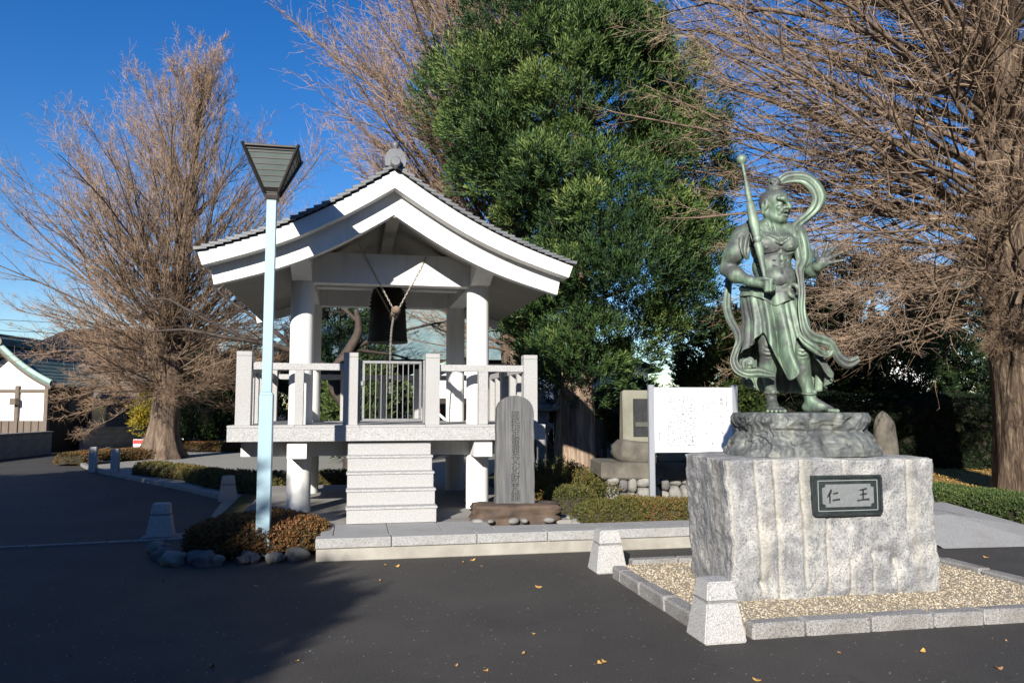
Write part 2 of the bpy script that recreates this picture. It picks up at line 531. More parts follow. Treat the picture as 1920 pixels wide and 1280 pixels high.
# loose pebbles lying on the bed
def pebbles(n, x0, x1, y0, y1, z, smin, smax, avoid=None, seed=1):
    g = np.random.default_rng(seed)
    X = g.uniform(x0, x1, n)
    Y = g.uniform(y0, y1, n)
    if avoid:
        k = ~((X > avoid[0]) & (X < avoid[1]) & (Y > avoid[2]) & (Y < avoid[3]))
        X, Y = X[k], Y[k]
    n = len(X)
    o = np.array([[1, 0, 0], [-1, 0, 0], [0, 1, 0], [0, -1, 0], [0, 0, 1], [0, 0, -1]], float)
    f = np.array([[0, 2, 4], [2, 1, 4], [1, 3, 4], [3, 0, 4], [2, 0, 5], [1, 2, 5], [3, 1, 5], [0, 3, 5]])
    s = g.uniform(smin, smax, (n, 1, 1)) * g.uniform(0.6, 1.2, (n, 1, 3))
    an = g.uniform(0, 6.28, n)
    c, si = np.cos(an), np.sin(an)
    v = o[None] * s + g.uniform(-.25, .25, (n, 6, 3)) * s
    v = np.stack([v[..., 0] * c[:, None] - v[..., 1] * si[:, None], v[..., 0] * si[:, None] + v[..., 1] * c[:, None], v[..., 2] * 0.7], -1)
    v += np.stack([X, Y, np.full(n, z)], 1)[:, None, :]
    fs = (f[None] + (np.arange(n) * 6)[:, None, None]).reshape(-1, 3)
    return v.reshape(-1, 3), fs, np.repeat(g.uniform(0, 1, n), 6)
def m_pebble(name, stops):
    a = NT(name)
    return a.done(a.ramp(a.attr("tone"), stops), 0.85, None, 0, 0.3)
MAT['pebble'] = m_pebble("bed_pebbles", [(0.0, (0.12, 0.115, 0.105)), (0.25, (0.30, 0.24, 0.16)), (0.55, (0.42, 0.355, 0.255)), (0.9, (0.52, 0.47, 0.39)), (1.0, (0.16, 0.155, 0.15))])
pv, pf, pt = pebbles(16000, 2.09, 5.27, -4.26, -2.07, 0.066, 0.005, 0.012, (2.56, 4.4, -3.62, -2.65))
stuff(obj("bed_pebbles", mesh_np("pebbles", pv, pf, MAT['pebble'], False, pt), gb, (-3.65, 3.17, -0.032)))

# flush granite strip crossing the drive at the left
gs = struct(obj("granite_strip", None, None, (0, 0, 0)))
p0, p1 = G(0, 1027), G(285, 1013)
d = (p1 - p0)
ang = math.atan2(d.y, d.x)
L0 = -4.0
k = 0
while L0 < d.length + 0.2:
    w = [0.38, 0.3, 0.5, 0.34, 0.27][k % 5]
    c = p0 + d.normalized() * (L0 + w / 2)
    obj("strip_stone", box_me(w - 0.012, 0.085, 0.03, MAT['granite_kerb'], 0.006), gs, (c.x, c.y, 0.0), (0, 0, ang + rnd.uniform(-.02, .02)))
    L0 += w
    k += 1
# curved kerb of the gravel court
ck = struct(obj("court_kerb", None, None, (0, 0, 0)))
for i in range(0, len(kl) - 1):
    a_, b_ = Vector(kl[i]), Vector(kl[i + 1])
    dd = b_ - a_
    nn = max(1, int(round(dd.length / 0.7)))
    for q in range(nn):
        c = a_ + dd * ((q + 0.5) / nn)
        obj("kerbstone", box_me(round(dd.length / nn, 2) - 0.01, 0.14, 0.11, MAT['granite_kerb'], 0.012), ck, (c.x, c.y, 0.03), (0, 0, math.atan2(dd.y, dd.x)))
# ------------------------------------------------------------------ bell tower
tw = thing("bell_tower", "white concrete bell tower with grey tiled gable roof and granite platform", "bell tower", TO, GRID)
GR, WH = MAT['granite'], MAT['white']
CX = 0.04
# stairs
for i in range(5):
    zt = 0.24 + 0.19 * (i + 1) - (0.022 if i == 4 else 0)
    st = box("step", -0.53 + CX - 0.04, 0.53 + CX - 0.04, 0.19 * i, 1.2, 0.24 + 0.19 * i, zt - 0.028, GR, tw, 0.004)
    if i < 4:
        me = box_me(1.085, 0.24 if i < 4 else 0.3, 0.030, GR, 0.006)
        nz = obj("tread", me, st)
        nz.location = (0, 0.19 * i - 0.014 + 0.12 - (0.19 * i + 1.2) / 2, zt - 0.013 - (0.24 + 0.19 * i + zt - 0.028) / 2)
# platform
SX0, SX1, SY0, SY1 = -2.04, 2.12, 0.95, 4.75
edge = box("platform_slab", SX0, SX1, SY0, SY1, 1.172, 1.348, GR, tw, 0.004)
x = SX0 - 0.004
for w in [0.83, 0.83, 0.86, 0.86, 0.788]:
    box("coping_slab", x + 0.0015, x + w - 0.0015, SY0 - 0.004, SY0 + 0.7, 1.349, 1.380, GR, tw, 0.003)
    x += w
box("platform_floor", SX0 + 0.003, SX1 - 0.003, SY0 + 0.70, SY1, 1.349, 1.378, GR, tw, 0.003)
# round columns, from the pad up to the beams
CH = 0.16
V, fs = lathe([(CH, 0.15), (CH, 3.36)], 40)
colm = sharp(mesh_np("column", V, fs, WH))
CXS, CYS = (-1.18, 1.27), (1.55, 4.05)
for cx in CXS:
    for cy in CYS:
        obj("column", colm, tw, (cx, cy, 0))
# lower beams under the platform with ends that stick out past the columns
for cx in CXS:
    box("lower_beam", cx - 0.125, cx + 0.125, 1.03, 4.6, 0.945, 1.170, WH, tw, 0.004)
for cy in CYS:
    box("cross_beam", -1.93, 2.0, cy - 0.10, cy + 0.10, 0.955, 1.168, WH, tw, 0.004)
# upper beams
def prism(name, outline, y0, y1, mat, parent):
    """outline in x,z (ccw) pushed along y"""
    n = len(outline)
    V = [(p[0], y0, p[1]) for p in outline] + [(p[0], y1, p[1]) for p in outline]
    bm = bmesh.new()
    bv = [bm.verts.new(v) for v in V]
    bm.faces.new(bv[:n])
    bm.faces.new(bv[n:][::-1])
    for i in range(n):
        bm.faces.new([bv[i], bv[n + i], bv[n + (i + 1) % n], bv[(i + 1) % n]])
    bmesh.ops.recalc_face_normals(bm, faces=bm.faces[:])
    bmesh.ops.triangulate(bm, faces=[f for f in bm.faces if len(f.verts) > 4])
    me = bpy.data.meshes.new(name)
    bm.to_mesh(me)
    bm.free()
    me.materials.append(mat)
    return obj(name, me, parent)
for cx in CXS:
    s = -1 if cx < 0 else 1
    # longitudinal beam; its end shows a slanted underside
    o = prism("main_beam", [(cx - 0.13, 3.34), (cx + 0.13, 3.34), (cx + 0.13, 3.72), (cx - 0.13, 3.72)], 1.30, 4.30, WH, tw)
    nose = [(0.80, 3.505), (0.80, 3.665), (1.302, 3.715), (1.302, 3.335)]
    bm = bmesh.new()
    ring = []
    for xx in (cx - 0.131, cx + 0.131):
        ring.append([bm.verts.new((xx, p[0], p[1])) for p in nose])
    bm.faces.new(ring[0])
    bm.faces.new(ring[1][::-1])
    for i in range(4):
        bm.faces.new([ring[0][i], ring[1][i], ring[1][(i + 1) % 4], ring[0][(i + 1) % 4]])
    bmesh.ops.recalc_face_normals(bm, faces=bm.faces[:])
    me = bpy.data.meshes.new("beam_nose")
    bm.to_mesh(me)
    bm.free()
    me.materials.append(WH)
    obj("beam_nose", me, tw)
for cy in CYS:
    box("tie_beam", CXS[0] + 0.128, CXS[1] - 0.128, cy - 0.11, cy + 0.11, 3.325, 3.755, WH, tw, 0.004)
box("bell_beam", CXS[0] + 0.128, CXS[1] - 0.128, 2.68, 2.92, 3.45, 3.72, WH, tw, 0.004)
# roof: sagging gable profile
def roof_z(x, apex, eave, half, sag):
    t = min(1.0, abs(x) / half)
    return apex + (eave - apex) * t - sag * math.sin(math.pi * t) * (1 - 0.15 * t)
def band(apex_t, eave_t, apex_b, eave_b, half_t, half_b, sag, n=20):
    top = [(half_t * (i / n), roof_z(half_t * i / n, apex_t, eave_t, half_t, sag)) for i in range(-n, n + 1)]
    bot = [(half_b * (i / n), roof_z(half_b * i / n, apex_b, eave_b, half_b, sag)) for i in range(-n, n + 1)]
    return top, bot
RY0, RY1 = 0.30, 5.30
SAG = 0.135
def strip_prism(name, top, bot, y0, y1, mat, parent):
    n = len(top)
    V = np.array([(p[0], y0, p[1]) for p in bot] + [(p[0], y0, p[1]) for p in top] + [(p[0], y1, p[1]) for p in bot] + [(p[0], y1, p[1]) for p in top])
    i = np.arange(n - 1)
    q = [np.stack([i, i + 1, n + i + 1, n + i], 1), np.stack([2 * n + i + 1, 2 * n + i, 3 * n + i, 3 * n + i + 1], 1),
         np.stack([n + i, n + i + 1, 3 * n + i + 1, 3 * n + i], 1), np.stack([i + 1, i, 2 * n + i, 2 * n + i + 1], 1),
         np.array([[0, n, 3 * n, 2 * n], [n - 1, 3 * n - 1, 4 * n - 1, 2 * n - 1]])]
    return obj(name, sharp(mesh_np(name, V, q, mat), 30), parent)
outer = band(4.63, 3.465, 4.395, 3.315, 2.34, 2.285, SAG)
inner = band(4.285, 3.275, 4.09, 3.112, 2.235, 2.178, SAG)
for (y0, y1) in ((RY0, RY0 + 0.345), (RY1 - 0.345, RY1)):
    strip_prism("bargeboard", outer[0], outer[1], y0, y1, WH, tw)
for (y0, y1) in ((RY0 + 0.20, RY0 + 0.34), (RY1 - 0.34, RY1 - 0.20)):
    mid = [(p[0], p[1] + 0.12) for p in inner[0]]
    strip_prism("lower_bargeboard", mid, inner[1], y0, y1, WH, tw)
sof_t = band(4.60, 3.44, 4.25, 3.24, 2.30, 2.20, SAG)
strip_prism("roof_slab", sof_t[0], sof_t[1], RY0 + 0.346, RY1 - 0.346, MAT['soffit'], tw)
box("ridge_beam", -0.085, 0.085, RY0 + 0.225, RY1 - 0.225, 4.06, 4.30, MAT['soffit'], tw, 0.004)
# king posts from the tie beams up to the ridge
for cy in (4.05,):
    box("king_post", -0.1 + CX, 0.1 + CX, cy - 0.09, cy + 0.09, 3.757, 4.10, WH, tw, 0.004)
# tiles: one object for each tile of the gable edge, the rest of the courses joined
NT_ = 25
tl = 2.335
tops = []
for i in range(NT_ + 1):
    xx = tl * i / NT_
    tops.append((xx, roof_z(min(xx, 2.34), 4.645, 3.475, 2.34, SAG) - (max(0, xx - 2.34) * 0.4)))
tw_mesh = None
tparts = []
for s in (-1, 1):
    for i in range(NT_):
        (xa, za), (xb, zb) = tops[i], tops[i + 1]
        ln = math.hypot(xb - xa, zb - za)
        a = math.atan2(zb - za, xb - xa)
        L_ = ln + 0.035
        bm = bmesh.new()
        # tile lies on the slope and tilts up a little so that its lower edge stands proud of the next one
        pts = [(-0.012, 0.0), (L_, 0.026), (L_, 0.068), (-0.012, 0.026)]
        ca, sa = math.cos(a), math.sin(a)
        prof = [(xa + p[0] * ca - p[1] * sa, za + p[0] * sa + p[1] * ca) for p in pts]
        for nm, y0, y1, lip in (("roof_tile", RY0 - 0.05, RY0 + 0.21, True), ("roof_tile", RY1 - 0.21, RY1 + 0.05, True), ("tile_course", RY0 + 0.212, RY1 - 0.212, False)):
            if nm == "roof_tile":
                pr = [(s * p[0], p[1]) for p in prof]
                if lip:
                    dwn = 0.028
                    pr = [pr[0], (pr[1][0], pr[1][1] - 0.0), pr[2], pr[3]]
                o = prism("roof_tile", pr, y0, y1, MAT['tile'], tw)
            else:
                ny = 18
                for k in range(ny):
                    ya = y0 + (y1 - y0) * k / ny
                    yb = y0 + (y1 - y0) * (k + 1) / ny - 0.006
                    V = [(s * p[0], ya, p[1]) for p in prof] + [(s * p[0], yb, p[1]) for p in prof]
                    fq = np.array([[0, 1, 2, 3], [7, 6, 5, 4], [3, 2, 6, 7], [1, 5, 6, 2]])
                    if s > 0:
                        fq = fq[:, ::-1]
                    tparts.append((V, fq))
        bm.free()
V, fs = join(tparts)
stuff(obj("roof_tiles", mesh_np("roof_tiles", V, fs, MAT['tile'], False), tw))
# ridge: stacked tiles, round cap and the end ornament
rd = box("ridge", -0.085, 0.085, RY0 + 0.02, RY1 - 0.02, 4.64, 4.76, MAT['tile'], tw, 0.01)
V, fs = lathe([(0.075, RY0 + 0.0), (0.075, RY1)], 18)
cap = obj("ridge_cap", sharp(mesh_np("ridge_cap", np.stack([V[:, 0], V[:, 2], V[:, 1] + 4.775], 1), [f[:, ::-1] for f in fs], MAT['tile'])), tw)
for yo, sg in ((RY0 - 0.03, 1), (RY1 + 0.03, -1)):
    hw = [(-0.125, 4.655), (0.125, 4.655), (0.135, 4.74), (0.115, 4.82), (0.075, 4.87), (0.0, 4.885), (-0.075, 4.87), (-0.115, 4.82), (-0.135, 4.74)]
    orn = prism("ridge_end_tile", hw, yo - 0.03 * sg, yo + 0.07 * sg, MAT['tile'], tw)
    V, fs = lathe([(0.0, -0.10), (0.052, -0.10), (0.066, -0.085), (0.066, 0.1)], 20)
    obj("round_end", sharp(mesh_np("round_end", V, fs, MAT['tile'])), orn, (0, yo - 0.02 * sg, 4.695), (-math.pi / 2 if sg > 0 else math.pi / 2, 0, 0))
    V, fs = lathe([(0.025, 0.0), (0.026, 0.02), (0.040, 0.045), (0.044, 0.075), (0.034, 0.105), (0.0, 0.115)], 16)
    obj("finial", mesh_np("finial", V, fs, MAT['tile']), orn, (0, yo + 0.02 * sg, 4.875), (0, 0, 0))
# granite railing
PW = 0.19
RT, RB = 2.19, 2.10
def rail_post(x, y, w=PW, top=2.335):
    p = box("rail_post", x - w / 2, x + w / 2, y - w / 2, y + w / 2, 1.38, top - 0.062, GR, tw, 0.004)
    c = box("post_cap", -w / 2 - 0.001, w / 2 + 0.001, -w / 2 - 0.001, w / 2 + 0.001, 0, 0.061, GR, p, 0.006)
    c.location = (0, 0, (top - 0.062 - 1.38) / 2 + 0.031)
FYR = 1.10
PX = [-1.86, -0.51, 0.575, 1.93]
for x in PX:
    rail_post(x, FYR)
def rail(x0, y0, x1, y1):
    box("rail", min(x0, x1), max(x0, x1), min(y0, y1), max(y0, y1), RB, RT, GR, tw, 0.004)
def baluster(x, y, w=0.115):
    box("baluster", x - w / 2, x + w / 2, y - w / 2, y + w / 2, 1.381, RB - 0.001, GR, tw, 0.004)
rail(PX[0] + PW / 2, FYR - 0.055, PX[1] - PW / 2, FYR + 0.055)
rail(PX[2] + PW / 2, FYR - 0.055, PX[3] - PW / 2, FYR + 0.055)
baluster(-1.17, FYR)
baluster(1.27, FYR, 0.13)
BYR = 4.60
for sx in (PX[0], PX[3]):
    rail_post(sx, BYR)
    ys_ = [FYR + (BYR - FYR) * k / 4 for k in range(5)]
    for k in range(1, 4):
        rail_post(sx, ys_[k], 0.15, 2.30) if k == 2 else None
    rail(sx - 0.05, FYR + PW / 2, sx + 0.05, ys_[2] - 0.075)
    rail(sx - 0.05, ys_[2] + 0.075, sx + 0.05, BYR - PW / 2)
    for yy in (1.70, 2.22, 3.45, 4.0):
        baluster(sx, yy)
for x in (-0.62, 0.68):
    rail_post(x, BYR, 0.15, 2.30)
rail(PX[0] + PW / 2, BYR - 0.05, -0.62 - 0.075, BYR + 0.05)
rail(-0.62 + 0.075, BYR - 0.05, 0.68 - 0.075, BYR + 0.05)
rail(0.68 + 0.075, BYR - 0.05, PX[3] - PW / 2, BYR + 0.05)
for x in (-1.25, 1.3, 0.03):
    baluster(x, BYR)
# steel gate between the two middle posts
SS = MAT['steel']
for x in (PX[1] + PW / 2 + 0.018, PX[2] - PW / 2 - 0.018):
    box("gate_jamb", x - 0.016, x + 0.016, FYR - 0.02, FYR + 0.02, 1.40, 2.25, SS, tw, 0.003)
gx0, gx1, gz0, gz1 = PX[1] + PW / 2 + 0.055, PX[2] - PW / 2 - 0.05, 1.425, 2.235
gate = obj("gate", None, tw, ((gx0 + gx1) / 2, FYR - 0.005, 0))
hw_ = (gx1 - gx0) / 2
box("gate_rail", -hw_, hw_, -0.018, 0.018, gz1 - 0.038, gz1, SS, gate, 0.003)
box("gate_rail", -hw_, hw_, -0.018, 0.018, gz0, gz0 + 0.038, SS, gate, 0.003)
for sx in (-1, 1):
    box("gate_stile", sx * hw_ - 0.017 - sx * 0.017, sx * hw_ + 0.017 - sx * 0.017, -0.0175, 0.0175, gz0 + 0.0385, gz1 - 0.0385, SS, gate, 0.003)
for k in range(9):
    x = -hw_ + 0.034 + (2 * hw_ - 0.068) * (k + 1) / 10
    box("gate_bar", x - 0.007, x + 0.007, -0.008, 0.008, gz0 + 0.0375, gz1 - 0.0375, SS, gate, 0.002)
lk = box("latch", -hw_ - 0.02, -hw_ + 0.02, -0.035, 0.0, 1.90, 1.96, SS, gate, 0.004)

# ------------------------------------------------------------------ bell, hung inside the tower
bell = thing("temple_bell", "large dark bronze temple bell hanging under the white beams", "bell", T(CX, 2.8, 2.62), GRID)
prof = [(0.262, 0.0), (0.312, 0.0), (0.314, 0.035), (0.303, 0.06), (0.296, 0.16), (0.298, 0.18), (0.292, 0.20), (0.280, 0.42), (0.283, 0.44), (0.278, 0.46), (0.262, 0.72), (0.264, 0.735), (0.258, 0.75), (0.235, 0.84), (0.19, 0.90), (0.10, 0.935), (0.0, 0.94)]
V, fs = lathe(prof, 48)
obj("bell_body", mesh_np("bell_body", V, fs, MAT['bellbronze']), bell)
V, fs = lathe([(0.0, 0.05), (0.245, 0.0), (0.24, 0.05), (0.2, 0.7), (0.0, 0.75)], 32, False)
nub = lathe([(0.016, 0.0), (0.013, 0.025), (0.0, 0.034)], 8)
nm = mesh_np("nub", nub[0], nub[1], MAT['bellbronze'])
for r_ in range(4):
    z = 0.56 + 0.065 * r_
    rr = 0.272 - 0.012 * r_
    for q in range(20):
        if q % 5 == 4:
            continue
        an = q / 20 * 2 * math.pi + 0.17
        obj("nub", nm, bell, (rr * math.cos(an), rr * math.sin(an), z), (0, math.pi / 2, an))
tor = [(0.10 * math.cos(a), 0.0, 0.93 + 0.10 * math.sin(a)) for a in np.linspace(0, math.pi, 14)]
V, q = tubes(np.array([tor]), np.full((1, 14), 0.032), 10)
obj("hanger", mesh_np("hanger", V, q, MAT['bellbronze']), bell)

# ------------------------------------------------------------------ striker: log on two chains with a pull rope
lz = 2.955
strk = thing("bell_striker", "horizontal wooden striker log hung on thin chains before the bell", "striker log", T(0.09, 1.75, lz), GRID)
V, fs = lathe([(0.0, -0.48), (0.050, -0.48), (0.055, -0.47), (0.058, 0.0), (0.056, 0.52), (0.0, 0.525)], 20)
lm = mesh_np("log", V, fs, MAT['log'])
sharp(lm)
obj("log", lm, strk, (0, 0, 0), (-math.pi / 2, 0, 0))
V, fs = lathe([(0.0, -0.487), (0.048, -0.4865), (0.047, -0.482)], 20, False)
obj("log_end", mesh_np("log_end", V, fs, MAT['logend']), strk, (0, 0, 0), (-math.pi / 2, 0, 0))
lt = np.array([(0.011 * math.cos(a), 0.0, 0.0205 * math.sin(a)) for a in np.linspace(0, 2 * math.pi, 10)])
LV, LQ = tubes(lt[None], np.full((1, 10), 0.0042), 5)
def chain(name, p0, p1, parent):
    p0, p1 = Vector(p0), Vector(p1)
    n = max(2, int((p1 - p0).length / 0.033))
    qd = (p1 - p0).to_track_quat('Z', 'Y').to_matrix()
    parts = []
    for i in range(n):
        m = np.array(qd @ Matrix.Rotation(math.pi / 2 * (i % 2) + 0.4, 3, 'Z'))
        parts.append((LV @ m.T + np.array(p0.lerp(p1, (i + 0.5) / n)), LQ))
    V, f = join(parts)
    return obj(name, mesh_np(name, V, f, MAT['chain']), parent)
for yy in (-0.33, 0.33):
    for sx in (-1, 1):
        chain("chain", (sx * 0.05, yy, 0.05), (sx * 0.56 - 0.02, yy, 1.02 if yy < 0 else 0.98), strk)
for yy in (-0.33, 0.33):
    a = np.linspace(0, 2 * math.pi, 17)
    V, q = tubes(np.stack([0.063 * np.cos(a), np.full(17, yy), 0.063 * np.sin(a)], 1)[None], np.full((1, 17), 0.008), 6)
    obj("band", mesh_np("band", V, q, MAT['rope']), strk)
rp = catmull([(-0.02, -0.1, -0.06), (-0.05, -0.12, -0.3), (-0.06, -0.13, -0.7), (-0.055, -0.13, -1.15)], 60)
V1, q1 = tubes(rp[None], np.full((1, 60), 0.013), 6)
th = np.linspace(0, 60, 60)
off = np.stack([np.cos(th), np.sin(th), 0 * th], 1) * 0.010
V2, q2 = tubes((rp + off)[None], np.full((1, 60), 0.010), 6)
V3, q3 = tubes((rp - off)[None], np.full((1, 60), 0.010), 6)
V, f = join([(V1, q1), (V2, q2), (V3, q3)])
obj("pull_rope", mesh_np("pull_rope", V, f, MAT['rope']), strk)
# ------------------------------------------------------------------ small stone and text helpers
_ico = {}
def ico(sub):
    if sub not in _ico:
        bm = bmesh.new()
        bmesh.ops.create_icosphere(bm, subdivisions=sub, radius=1)
        V = np.array([v.co[:] for v in bm.verts])
        Fc = np.array([[v.index for v in f.verts] for f in bm.faces])
        bm.free()
        _ico[sub] = (V, Fc)
    return _ico[sub]
def rock_me(name, sx, sy, sz, mat, seed=0, amp=0.25, sub=3, square=0.5, freq=1.6, flat=None):
    """stone with half sizes sx, sy, sz; square>0 pushes it towards a block"""
    V, Fc = ico(sub)
    V = V.copy()
    m = np.abs(V).max(1, keepdims=True)
    V = V * (1 - square) + V / m * square
    n = fbm(V * freq + seed * 3.7, 4, seed)
    n2 = np.abs(vnoise(V * freq * 1.3 + seed * 1.3, seed + 50))
    V = V * (1 + amp * n[:, None] - amp * 0.35 * n2[:, None])
    V = V * np.array([sx, sy, sz])
    if flat is not None:
        V[:, 2] = np.maximum(V[:, 2], -sz * flat)
    return mesh_np(name, V, Fc, mat, True)
def text_me(name, body, size, mat, extrude=0.001, offset=0.0, line=1.0):
    cu = bpy.data.curves.new(name, 'FONT')
    cu.body = body
    cu.size = size
    cu.align_x = 'CENTER'
    cu.align_y = 'CENTER'
    cu.space_line = line
    cu.extrude = extrude
    cu.offset = offset
    cu.resolution_u = 3
    o = bpy.data.objects.new(name, cu)
    COL.objects.link(o)
    dg = bpy.context.evaluated_depsgraph_get()
    me = bpy.data.meshes.new_from_object(o.evaluated_get(dg))
    bpy.data.objects.remove(o)
    bpy.data.curves.remove(cu)
    me.materials.clear()
    me.materials.append(mat)
    return me
def frustum_me(name, w0, w1, z0, z1, mat, b=0.008):
    bm = bmesh.new()
    bmesh.ops.create_cube(bm, size=1)
    for v in bm.verts:
        w = w1 if v.co.z > 0 else w0
        v.co = Vector((v.co.x * w, v.co.y * w, z1 if v.co.z > 0 else z0))
    bmesh.ops.bevel(bm, geom=bm.edges[:], offset=b, segments=2, affect='EDGES')
    me = bpy.data.meshes.new(name)
    bm.to_mesh(me)
    bm.free()
    me.materials.append(mat)
    return me

# ------------------------------------------------------------------ street lamp
lp = A(496, 900, 8.55)
lamp = thing("street_lamp", "pale blue square street lamp with dark louvred funnel head", "street lamp", (lp.x, lp.y, 0), GRID)
box("lower_pole", -0.072, 0.072, -0.072, 0.072, 0.02, 1.745, MAT['pole'], lamp, 0.006)
obj("pole_shoulder", frustum_me("pole_shoulder", 0.143, 0.106, 1.7455, 1.775, MAT['pole'], 0.003), lamp)
box("pole", -0.052, 0.052, -0.052, 0.052, 1.7755, 3.92, MAT['pole'], lamp, 0.005)
DK = MAT['lampframe']
head = obj("lamp_head", None, lamp, (0, 0, 3.905))
obj("collar", frustum_me("collar", 0.128, 0.15, 0.0, 0.05, DK, 0.003), head)
obj("upper_collar", frustum_me("upper_collar", 0.125, 0.125, 0.0505, 0.068, DK, 0.002), head)
MAT['louvre'] = simple("grey_green_louvre", (0.12, 0.15, 0.145), (0.16, 0.19, 0.183), 5, 0.4, 60, 0.02, 0.002)
def hw(z):
    return 0.075 + (0.283 - 0.075) * (z - 0.07) / (0.53 - 0.07)
for r_ in range(4):
    ang = r_ * math.pi / 2
    # corner rib
    c0 = Vector((hw(0.065), -hw(0.065), 0.065))
    c1 = Vector((hw(0.56), -hw(0.56), 0.56))
    dd = c1 - c0
    m = Matrix.Rotation(ang, 3, 'Z')
    rb = obj("corner_rib", box_me(0.030, 0.030, dd.length, DK, 0.003), head, m @ ((c0 + c1) / 2))
    rb.rotation_euler = (m.to_4x4() @ dd.to_track_quat('Z', 'Y').to_matrix().to_4x4()).to_euler()
    # top rim
    o = obj("top_rim", box_me(2 * hw(0.535) - 0.03, 0.024, 0.024, DK, 0.003), head, m @ Vector((0, -hw(0.535), 0.535)), (0, 0, ang))
    ns = 8
    for k in range(ns):
        za = 0.075 + (0.53 - 0.075) * k / ns
        zb = 0.075 + (0.53 - 0.075) * (k + 1) / ns
        wa, wb = hw(za) - 0.004, hw(zb) - 0.004
        ex_ = 0.012
        V = np.array([(-wa + .004, -wa + ex_, za), (wa - .004, -wa + ex_, za), (wb - .004, -wb + 0.0, zb + 0.004), (-wb + .004, -wb + 0.0, zb + 0.004),
                      (-wa + .004, -wa + ex_ + .006, za), (wa - .004, -wa + ex_ + .006, za), (wb - .004, -wb + 0.006, zb + 0.004), (-wb + .004, -wb + 0.006, zb + 0.004)])
        q = np.array([[0, 1, 2, 3], [7, 6, 5, 4], [3, 2, 6, 7], [1, 0, 4, 5], [0, 3, 7, 4], [2, 1, 5, 6]])
        obj("louvre", mesh_np("louvre", V, q, MAT['louvre'] if k else DK, False), head, (0, 0, 0), (0, 0, ang))
        # dark lip along each louvre
        obj("louvre_lip", box_me(round(2 * wa - 0.02, 3), 0.012, 0.011, DK, 0.0), head, m @ Vector((0, -wa + 0.006, za + 0.001)), (0, 0, ang))
V = np.array([(-0.27, -0.27, 0.5), (0.27, -0.27, 0.5), (0.27, 0.27, 0.5), (-0.27, 0.27, 0.5), (-.27, -.27, .51), (.27, -.27, .51), (.27, .27, .51), (-.27, .27, .51)])
obj("top_plate", mesh_np("top_plate", V, np.array([[3, 2, 1, 0], [4, 5, 6, 7], [0, 1, 5, 4], [1, 2, 6, 5], [2, 3, 7, 6], [3, 0, 4, 7]]), DK, False), head)

# ------------------------------------------------------------------ granite bollards
bb = frustum_me("bollard_body", 0.315, 0.232, 0.0, 0.268, MAT['granite'], 0.010)
bc = frustum_me("bollard_cap", 0.230, 0.196, 0.274, 0.405, MAT['granite'], 0.010)
bk = frustum_me("bollard_neck", 0.215, 0.215, 0.262, 0.280, MAT['lantern'], 0.0)
def bollard(p, rz, label, group=None, s=1.0):
    t = thing("bollard", label, "bollard", p, rz, group)
    obj("body", bb, t)
    obj("neck", bk, t)
    obj("cap", bc, t)
    t.scale = (s, s, s)
    return t
bollard(T(2.04, -4.31, 0), GRID, "squat tapered granite bollard at the front corner of the statue's gravel bed")
bollard(T(2.02, -1.98, 0), GRID, "squat tapered granite bollard at the rear corner of the gravel bed by the pavement")
pc = G(301, 1006)
obj("bollard_foot", box_me(0.5, 0.36, 0.03, MAT['granite_kerb'], 0.008), gs, (pc.x + 0.03, pc.y + 0.02, 0.0), (0, 0, GRID))
bollard((pc.x, pc.y, 0.012), R(16), "tapered granite bollard in shade at the end of the flush granite strip")
pd = G(427, 938)
bollard((pd.x, pd.y, 0.0), R(20), "tapered granite bollard in shade against the low clipped hedge", s=1.05)

# ------------------------------------------------------------------ upright inscribed stone beside the stairs
def m_stele():
    a = NT("grained_grey_slate")
    v = a.coords((1, 1, 0.05))
    n = a.noise(28, 5, 0.65, v)
    n2 = a.noise(3, 5, 0.6)
    c = a.ramp(n, [(0.28, (0.055, 0.057, 0.06)), (0.5, (0.098, 0.099, 0.10)), (0.68, (0.155, 0.153, 0.147)), (0.8, (0.235, 0.225, 0.205))])
    c = a.mix(a.ramp(n2, [(0.5, 0.0), (0.75, 0.4)]), c, (0.14, 0.133, 0.115))
    return a.done(c, 0.75, a.bump(n, 0.35, 0.008), 0, 0.35)
MAT['stele'] = m_stele()
MAT['inscription'] = simple("dark_inscription_stone", (0.018, 0.018, 0.02), (0.035, 0.035, 0.038), 20, 0.9, 40, 0.2, 0.003)  # dark strokes, set slightly proud of the tablet's face
stl = thing("inscribed_stone", "tall round-topped grey inscribed stone on brown base rock beside the stairs", "stone tablet", T(1.545, 0.27, 0.2), GRID)
w_, h0, h1 = 0.238, 0.17, 1.345
outl = [(-w_ - 0.012, h0)]
for i in range(13):
    t_ = i / 12
    z = h0 + (h1 - h0) * t_
    outl.append((w_ + 0.012 * (1 - t_) + 0.004 * math.sin(i * 2.3), z))
for i in range(1, 18):
    a = math.pi * i / 18
    outl.append((w_ * math.cos(a), h1 + 0.215 * math.sin(a) ** 0.9))
for i in range(12, -1, -1):
    t_ = i / 12
    z = h0 + (h1 - h0) * t_
    outl.append((-w_ - 0.012 * (1 - t_) - 0.004 * math.sin(i * 1.9 + 1), z))
outl = outl[1:]
st_o = prism("tablet", outl, -0.075, 0.075, MAT['stele'], stl)
bm = bmesh.new()
bm.from_mesh(st_o.data)
bmesh.ops.dissolve_limit(bm, angle_limit=0.01, verts=bm.verts[:], edges=bm.edges[:])
es = [e for e in bm.edges if e.calc_face_angle(0) > 0.9]
bmesh.ops.bevel(bm, geom=es, offset=0.012, segments=2, affect='EDGES')
bmesh.ops.triangulate(bm, faces=[f for f in bm.faces if len(f.verts) > 4])
bm.to_mesh(st_o.data)
bm.free()
ins = "國指定重要文化財梵鐘"
